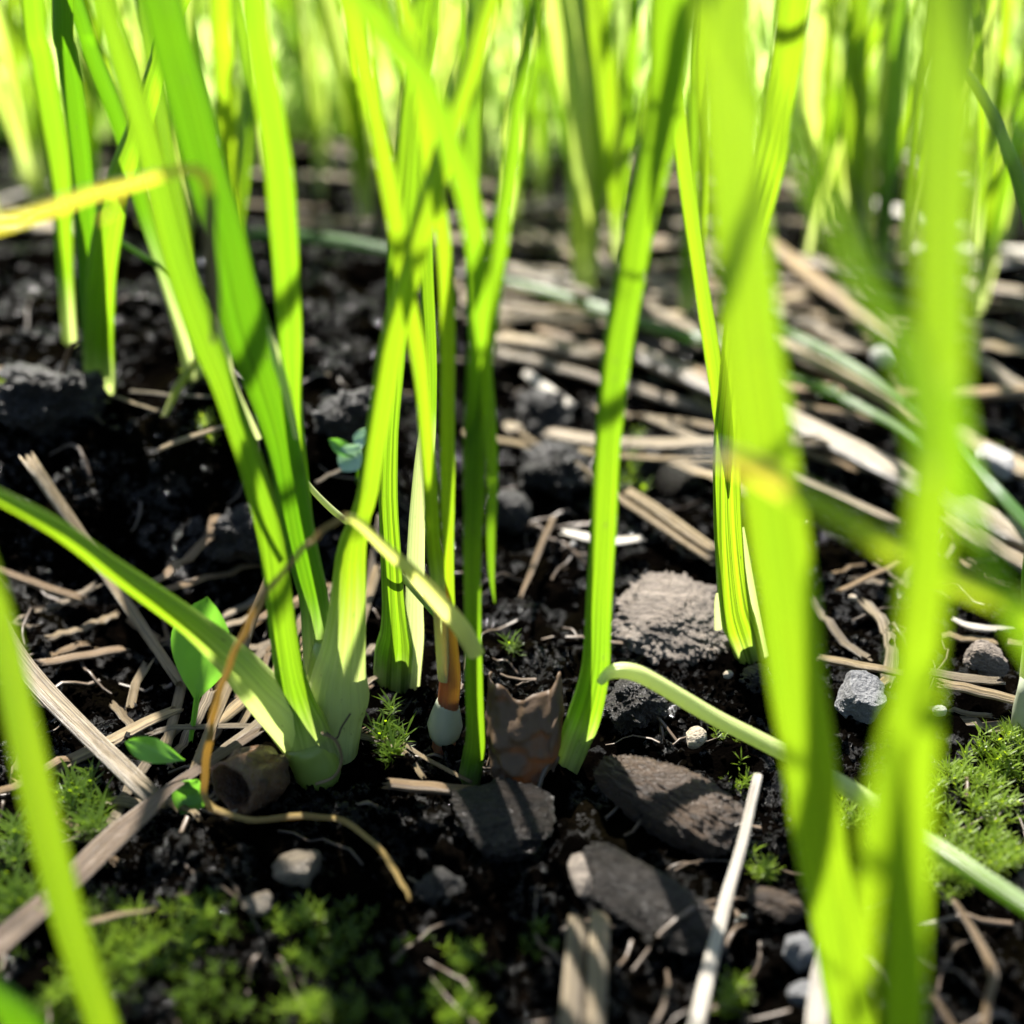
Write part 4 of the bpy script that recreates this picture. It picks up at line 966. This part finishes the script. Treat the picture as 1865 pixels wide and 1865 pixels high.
rock('earth_clod', 'glistening clod at the middle of the bottom shade', 'clod', 800, 1630, 80, 70, 'clod', 58, (0, 0, 15), 0.75, 2.3, 0.55, 4, 0.3, freq=1.7, fine=0.22)
rock('earth_clod', 'clod left of the angular grey stone', 'clod', 1400, 1250, 90, 80, 'clod', 59, (0, 0, 15), 0.75, 2.3, 0.55, 4, 0.3, freq=1.7, fine=0.22)
rock('earth_clod', 'dark clod under the lone stalk drooping leaf', 'clod', 1150, 1290, 120, 100, 'clod', 60, (0, 0, 55), 0.75, 2.3, 0.55, 4, 0.3, freq=1.7, fine=0.22)
for q, (x, y, r) in enumerate(((1274, 1106, 9), (1282, 1118, 8), (1044, 1002, 8), (1552, 1100, 9), (1708, 1308, 14), (1325, 1240, 10))):
    lab = ('white grain beside the bark chunk, upper of two', 'white grain beside the bark chunk, lower of two', 'tiny pale grain left of the lone stalk', 'tan grain in the gap right of the broad near leaf', 'pale grain beside the tall right leaf', 'pale grain under the drooping leaf')[q]
    rock('grain', lab, 'pebble', x, y, r * 2, r * 1.6, 'stone_white' if q % 2 == 0 else 'stone_tan', 70 + q, (q * 20, 10, q * 40), 0.9, 2.2, 0.12, 3, 0.1, sub=2, up=0.05)

# dry curled leaf in the middle
def sheet(name, fn, nu, nv, mat, parent=None, uvs=(1, 1)):
    V = []; UV = []
    for a in np.linspace(0, 1, nu):
        for b in np.linspace(0, 1, nv):
            V.append(fn(a, b)); UV.append((a * uvs[0], b * uvs[1]))
    F = [(i * nv + j, (i + 1) * nv + j, (i + 1) * nv + j + 1, i * nv + j + 1) for i in range(nu - 1) for j in range(nv - 1)]
    return mesh_obj(name, V, F, mat, parent, UV)
def dry_leaf():
    g = np.array(gnd(955, 1400)); w = cmpx(145, Vector(g)); h = cmpx(205, Vector(g))
    def fn(a, b):
        ang = (a - 0.5) * 3.6
        x = math.sin(ang) * w * 0.46; y = -math.cos(ang) * w * 0.34
        top = 0.88 + 0.05 * math.sin(a * 9) + 0.03 * math.sin(a * 23 + 1)
        z = b * h * top - 0.15
        k = 1.0 + 0.30 * math.sin(b * 2.4) - 0.25
        nn = noise3(np.array([[a * 5, b * 4, 3.3]]))[0] * 0.15 + noise3(np.array([[a * 14, b * 12, 7.3]]))[0] * 0.07
        lean = b * b * 0.38
        return g + np.array([x * k + nn * 0.4, y * k + nn + lean, z])
    e = sheet('dry_leaf', fn, 60, 30, M['crumpled'], uvs=(0.6, 1.0))
    md = e.modifiers.new('thickness', 'SOLIDIFY'); md.thickness = 0.02
    tag(e, 'brown crumpled dry leaf curled up between the centre plant and the lone stalk', 'dry leaf')
dry_leaf()

# hollow brown husk by the front clump
def husk():
    g = np.array(gnd(462, 1448)) + np.array([0, 0.0, -0.06]); w = cmpx(138, Vector(g))
    e = tag(empty('seed_husk', g), 'hollow wet brown husk in front of the straw fan beside the bulb', 'husk')
    ax = np.array([0.50, 0.72, -0.22]); ax /= np.linalg.norm(ax)
    s1 = np.cross(ax, [0, 0, 1]); s1 /= np.linalg.norm(s1); s2 = np.cross(s1, ax)
    c = g + np.array([0, 0, 0.28])
    prof = [(0.42, 0.10), (0.42, 0.26), (0.36, 0.33), (0.2, 0.37), (0, 0.385), (-0.18, 0.38), (-0.30, 0.36), (-0.36, 0.345), (-0.365, 0.31), (-0.32, 0.29), (-0.2, 0.275), (0.1, 0.24), (0.2, 0.03)]
    na = 36; V = []
    for q, (t_, r) in enumerate(prof):
        for a in np.linspace(0, 2 * np.pi, na, endpoint=False):
            k = 1 + 0.55 * noise3(np.array([[math.cos(a) * 1.6, math.sin(a) * 1.6, t_ * 3]]))[0] + 0.14 * noise3(np.array([[math.cos(a) * 6, math.sin(a) * 6, t_ * 9]]))[0]
            V.append(c + (ax * t_ + (s1 * math.cos(a) + s2 * math.sin(a)) * r * k) * w)
    F = [(q * na + a, q * na + (a + 1) % na, (q + 1) * na + (a + 1) % na, (q + 1) * na + a) for q in range(len(prof) - 1) for a in range(na)]
    F.append(tuple(range(na))[::-1])
    mesh_obj('shell', V, F, M['husk'], e)
husk()

# white bulb at the right edge
Bp = tag(empty('onion_plant', gnd(1862, 1330)), 'white onion bulb cut off by the right edge', 'onion plant')
yb = Bp.location.y
pb = [at(x, y, yb) for x, y in ((1872, 1345), (1870, 1335), (1868, 1315), (1868, 1290), (1872, 1260), (1876, 1235))]
lathe('bulb', pb, [cmpx(w, pb[0]) for w in (12, 36, 48, 44, 36, 32)], M['bulb_white'], Bp)
leaf(Bp, [(1876, 1240, 32), (1885, 1150, 36), (1880, 1050, 34), (1890, 950, 30), (1905, 700, 30)], (yb, yb + 0.5), LF, bury=0, props=dict(pale=1.2))

# ================================================================== WEED SEEDLINGS
def oval_leaf(parent, name, base, tip, wcm, mat, bulge=0.5, face=(0, -1, 0.4), fold=0.12, petiole=0.0):
    base = np.array(base); tip = np.array(tip); ax = tip - base; L = np.linalg.norm(ax); T = ax / L
    Sx = np.cross(face, T); Sx /= np.linalg.norm(Sx); Nn = np.cross(T, Sx)
    def fn(a, b):
        s = a; q = b * 2 - 1
        if s < petiole: wd = 0.09
        else:
            r = (s - petiole) / (1 - petiole)
            wd = max(0.09 * (1 - r), math.sin(math.pi * r ** bulge) ** 0.75 if 0 < r < 1 else 0.02)
        return base + T * L * s + Sx * q * wd * wcm / 2 + Nn * (fold * wcm * (q * q) * wd - 0.16 * wcm * math.sin(s * 3.1) + 0.03 * wcm * math.sin(9 * s + 5 * q))
    return sheet(name, fn, 22, 9, mat, parent)
w1 = tag(empty('weed_seedling', gnd(348, 1350)), 'weed seedling with one large oval leaf behind the sagging onion leaf', 'seedling')
yw = w1.location.y
oval_leaf(w1, 'leaf', at(347, 1350, yw), at(376, 1088, yw + 0.15), cmpx(116, at(365, 1200, yw)), M['weed'], 1.15, petiole=0.28)
w2 = tag(empty('weed_seedling', gnd(310, 1420)), 'weed seedling with a lance shaped and a round leaf under the straw', 'seedling')
yw = w2.location.y
oval_leaf(w2, 'leaf', at(336, 1385, yw - 0.2), at(228, 1352, yw - 0.3), cmpx(44, at(280, 1370, yw)), M['weed'], 1.3, face=(0, -0.7, 0.7))
oval_leaf(w2, 'leaf', at(360, 1420, yw - 0.35), at(328, 1482, yw - 0.45), cmpx(62, at(340, 1450, yw)), M['weed'], 1.0, face=(0, -0.9, 0.4))
w3 = tag(empty('weed_seedling', gnd(640, 880)), 'seedling with round seed leaves, their glare painted pale, behind the thickest plant', 'seedling')
yw = w3.location.y - 0.5
oval_leaf(w3, 'leaf', at(648, 830, yw), at(598, 800, yw), cmpx(30, at(640, 830, yw)), M['weed'], 0.9, face=(0, -0.5, 0.8))
oval_leaf(w3, 'leaf', at(655, 812, yw), at(622, 858, yw - 0.15), cmpx(52, at(640, 830, yw)), M['weed_glare'], 0.9, face=(0.2, -0.6, 0.75))
oval_leaf(w3, 'leaf', at(650, 815, yw + 0.1), at(668, 780, yw + 0.2), cmpx(34, at(640, 830, yw)), M['weed_glare'], 0.9, face=(0, -0.5, 0.8))
C, W = path_px([(650, 880, 6), (652, 850, 6), (652, 820, 7)], (w3.location.y, yw), 10, 0, 0)
tube('stem', C, W, M['leaf'], w3, wrap=(350, 350), thick=(0.5, 0.5), wrap_at=0)

# ================================================================== MOSS
def moss(name, label, regions, n, mat, size=(0.16, 0.34)):
    """regions: (px, py, rx, ry) ellipses in which shoots stand; each shoot is a star of narrow leaflets"""
    V = []; F = []; b = 0
    cs = []
    wts = [r[2] * r[3] for r in regions]
    for _ in range(n):
        r = random.choices(regions, wts)[0]
        a = random.uniform(0, 6.28); k = math.sqrt(random.random()) * (0.6 + 0.5 * random.random())
        cs.append((r[0] + math.cos(a) * r[2] * k, r[1] + math.sin(a) * r[3] * k))
    for (px, py) in cs:
        d = ray(px, py)
        if d.z >= -0.05: continue
        t_ = CAM_H / -d.z
        x, y = d.x * t_, d.y * t_
        if n2(x, y, 1.3, 33) < random.uniform(-0.35, 0.25): continue
        z = float(h_full(x, y))
        hgt = random.uniform(*size) * (0.7 + 0.3 * random.random()); tx, ty = random.gauss(0, 0.22), random.gauss(0, 0.22)
        nl = random.randint(12, 18)
        for q in range(nl):
            s = (q + 0.5) / nl
            az = q * 2.4 + random.uniform(-0.3, 0.3)
            bx = x + tx * hgt * s; by = y + ty * hgt * s; bz = z + hgt * 0.75 * s - 0.02
            ll = hgt * random.uniform(0.5, 0.8) * (0.75 + 0.5 * s); w = ll * random.uniform(0.08, 0.14)
            up = 0.25 + 0.95 * s
            dx, dy = math.cos(az), math.sin(az); nrm = math.hypot(1, up)
            p1 = (bx + dx * ll * 0.5 / nrm, by + dy * ll * 0.5 / nrm, bz + ll * 0.5 * up / nrm)
            p2 = (bx + dx * ll * 1.02 / nrm, by + dy * ll * 1.02 / nrm, bz + ll * 0.85 * up / nrm)
            sx, sy = -dy * w / 2, dx * w / 2
            V += [(bx - sx * 0.6, by - sy * 0.6, bz), (bx + sx * 0.6, by + sy * 0.6, bz), (p1[0] + sx, p1[1] + sy, p1[2]), (p1[0] - sx, p1[1] - sy, p1[2]), p2]
            F += [(b, b + 1, b + 2), (b, b + 2, b + 3), (b + 3, b + 2, b + 4)]
            b += 5
    o = mesh_obj(name, np.array(V), np.array(F), M[mat])
    return tag(o, label, 'moss', kind='stuff')
moss('moss', 'green moss carpet along the bottom left', [(120, 1790, 190, 90), (420, 1790, 200, 90), (300, 1690, 180, 60), (560, 1700, 130, 60), (60, 1850, 120, 60)], 760, 'moss', (0.08, 0.18))
moss('moss', 'yellow tipped moss shoots standing above the bottom left carpet', [(90, 1800, 110, 60), (540, 1700, 60, 60), (250, 1720, 200, 60), (560, 1840, 60, 30)], 120, 'moss_yellow', (0.16, 0.30))
moss('moss', 'moss clumps at the bottom middle', [(700, 1820, 150, 60), (850, 1760, 60, 60), (740, 1720, 60, 40), (640, 1650, 40, 25), (980, 1720, 30, 40)], 210, 'moss', (0.08, 0.18))
moss('moss', 'sunlit yellow moss clump at the bottom middle', [(855, 1830, 50, 30), (850, 1720, 30, 20), (560, 1840, 50, 24)], 70, 'moss_yellow', (0.12, 0.24))
moss('moss', 'yellow green moss carpet at the right edge', [(1780, 1440, 90, 100), (1740, 1560, 70, 60), (1840, 1360, 40, 40), (1830, 1540, 40, 60), (1620, 1500, 60, 60)], 460, 'moss_yellow', (0.13, 0.27))
moss('moss', 'moss tufts between the fat bulb and the centre plant', [(710, 1335, 28, 20), (715, 1365, 18, 14), (938, 1175, 10, 8), (705, 1270, 14, 14)], 34, 'moss', (0.22, 0.36))
moss('moss', 'moss tufts at the left under the slanting straws', [(150, 1450, 50, 40), (30, 1530, 40, 30), (165, 1500, 30, 24), (20, 1650, 30, 40)], 90, 'moss', (0.22, 0.42))
moss('moss', 'moss on the sunlit bank beside the thick plant', [(395, 830, 36, 40), (400, 920, 26, 40), (60, 900, 50, 30)], 110, 'moss_yellow', (0.16, 0.30))
moss('moss', 'moss tufts behind the lone stalk', [(1150, 880, 24, 20), (1160, 800, 14, 14), (1150, 845, 12, 20)], 46, 'moss', (0.2, 0.42))
moss('moss', 'moss tufts around the pebble and the bleached straw', [(1340, 1400, 36, 24), (1335, 1330, 36, 20), (1330, 1800, 30, 40), (1550, 1470, 40, 40), (1385, 1560, 30, 30)], 110, 'moss_yellow', (0.12, 0.26))
moss('moss', 'moss among the straw at the right edge', [(1815, 845, 34, 24), (1690, 980, 20, 12), (1460, 690, 26, 10)], 90, 'moss_yellow', (0.2, 0.34))
moss('moss', 'low green weeds blurred on the far soil', [(1780, 250, 80, 60), (900, 320, 120, 20), (1480, 300, 90, 30), (650, 210, 100, 30), (100, 230, 150, 30), (932, 190, 900, 80), (932, 110, 900, 50), (932, 40, 900, 60)], 1500, 'far_weed_haze', (0.8, 2.2))

# fine fibres and scraps lying on the soil
V = []; F = []; b = 0
for _ in range(210):
    y = 5.5 + 14 * random.random() ** 1.3; x = random.uniform(-1, 1) * (y * 0.45 + 1.5)
    L = random.uniform(0.25, 1.3); az = random.uniform(0, 6.28); w = random.uniform(0.012, 0.035); cu = random.uniform(-1.6, 1.6)
    n = 7; px_, py_ = x, y
    for k in range(n):
        z = float(h_low(px_, py_)); 
        z = float(h_full(px_, py_)) + 0.03 + 0.08 * math.sin(k / (n - 1) * 3.14) * L
        ww = w * (1 - 0.6 * k / n)
        for a in (0, 2.09, 4.19):
            V.append((px_ - math.sin(az) * math.cos(a) * ww, py_ + math.cos(az) * math.cos(a) * ww, z + math.sin(a) * ww))
        px_ += math.cos(az) * L / n; py_ += math.sin(az) * L / n; az += cu / n
    for k in range(n - 1):
        for a in range(3):
            c = (a + 1) % 3
            F.append((b + k * 3 + a, b + k * 3 + c, b + k * 3 + 3 + c, b + k * 3 + 3 + a))
    b += n * 3
tag(mesh_obj('root_fibres', np.array(V), np.array(F), M['fibre']), 'fine brown root fibres and scraps littering the soil', 'fibres', kind='stuff')
print('TRIS', sum(len(o.data.loop_triangles) or sum(len(p.vertices) - 2 for p in o.data.polygons) for o in bpy.data.objects if o.type == 'MESH' and o.data.users == 1))
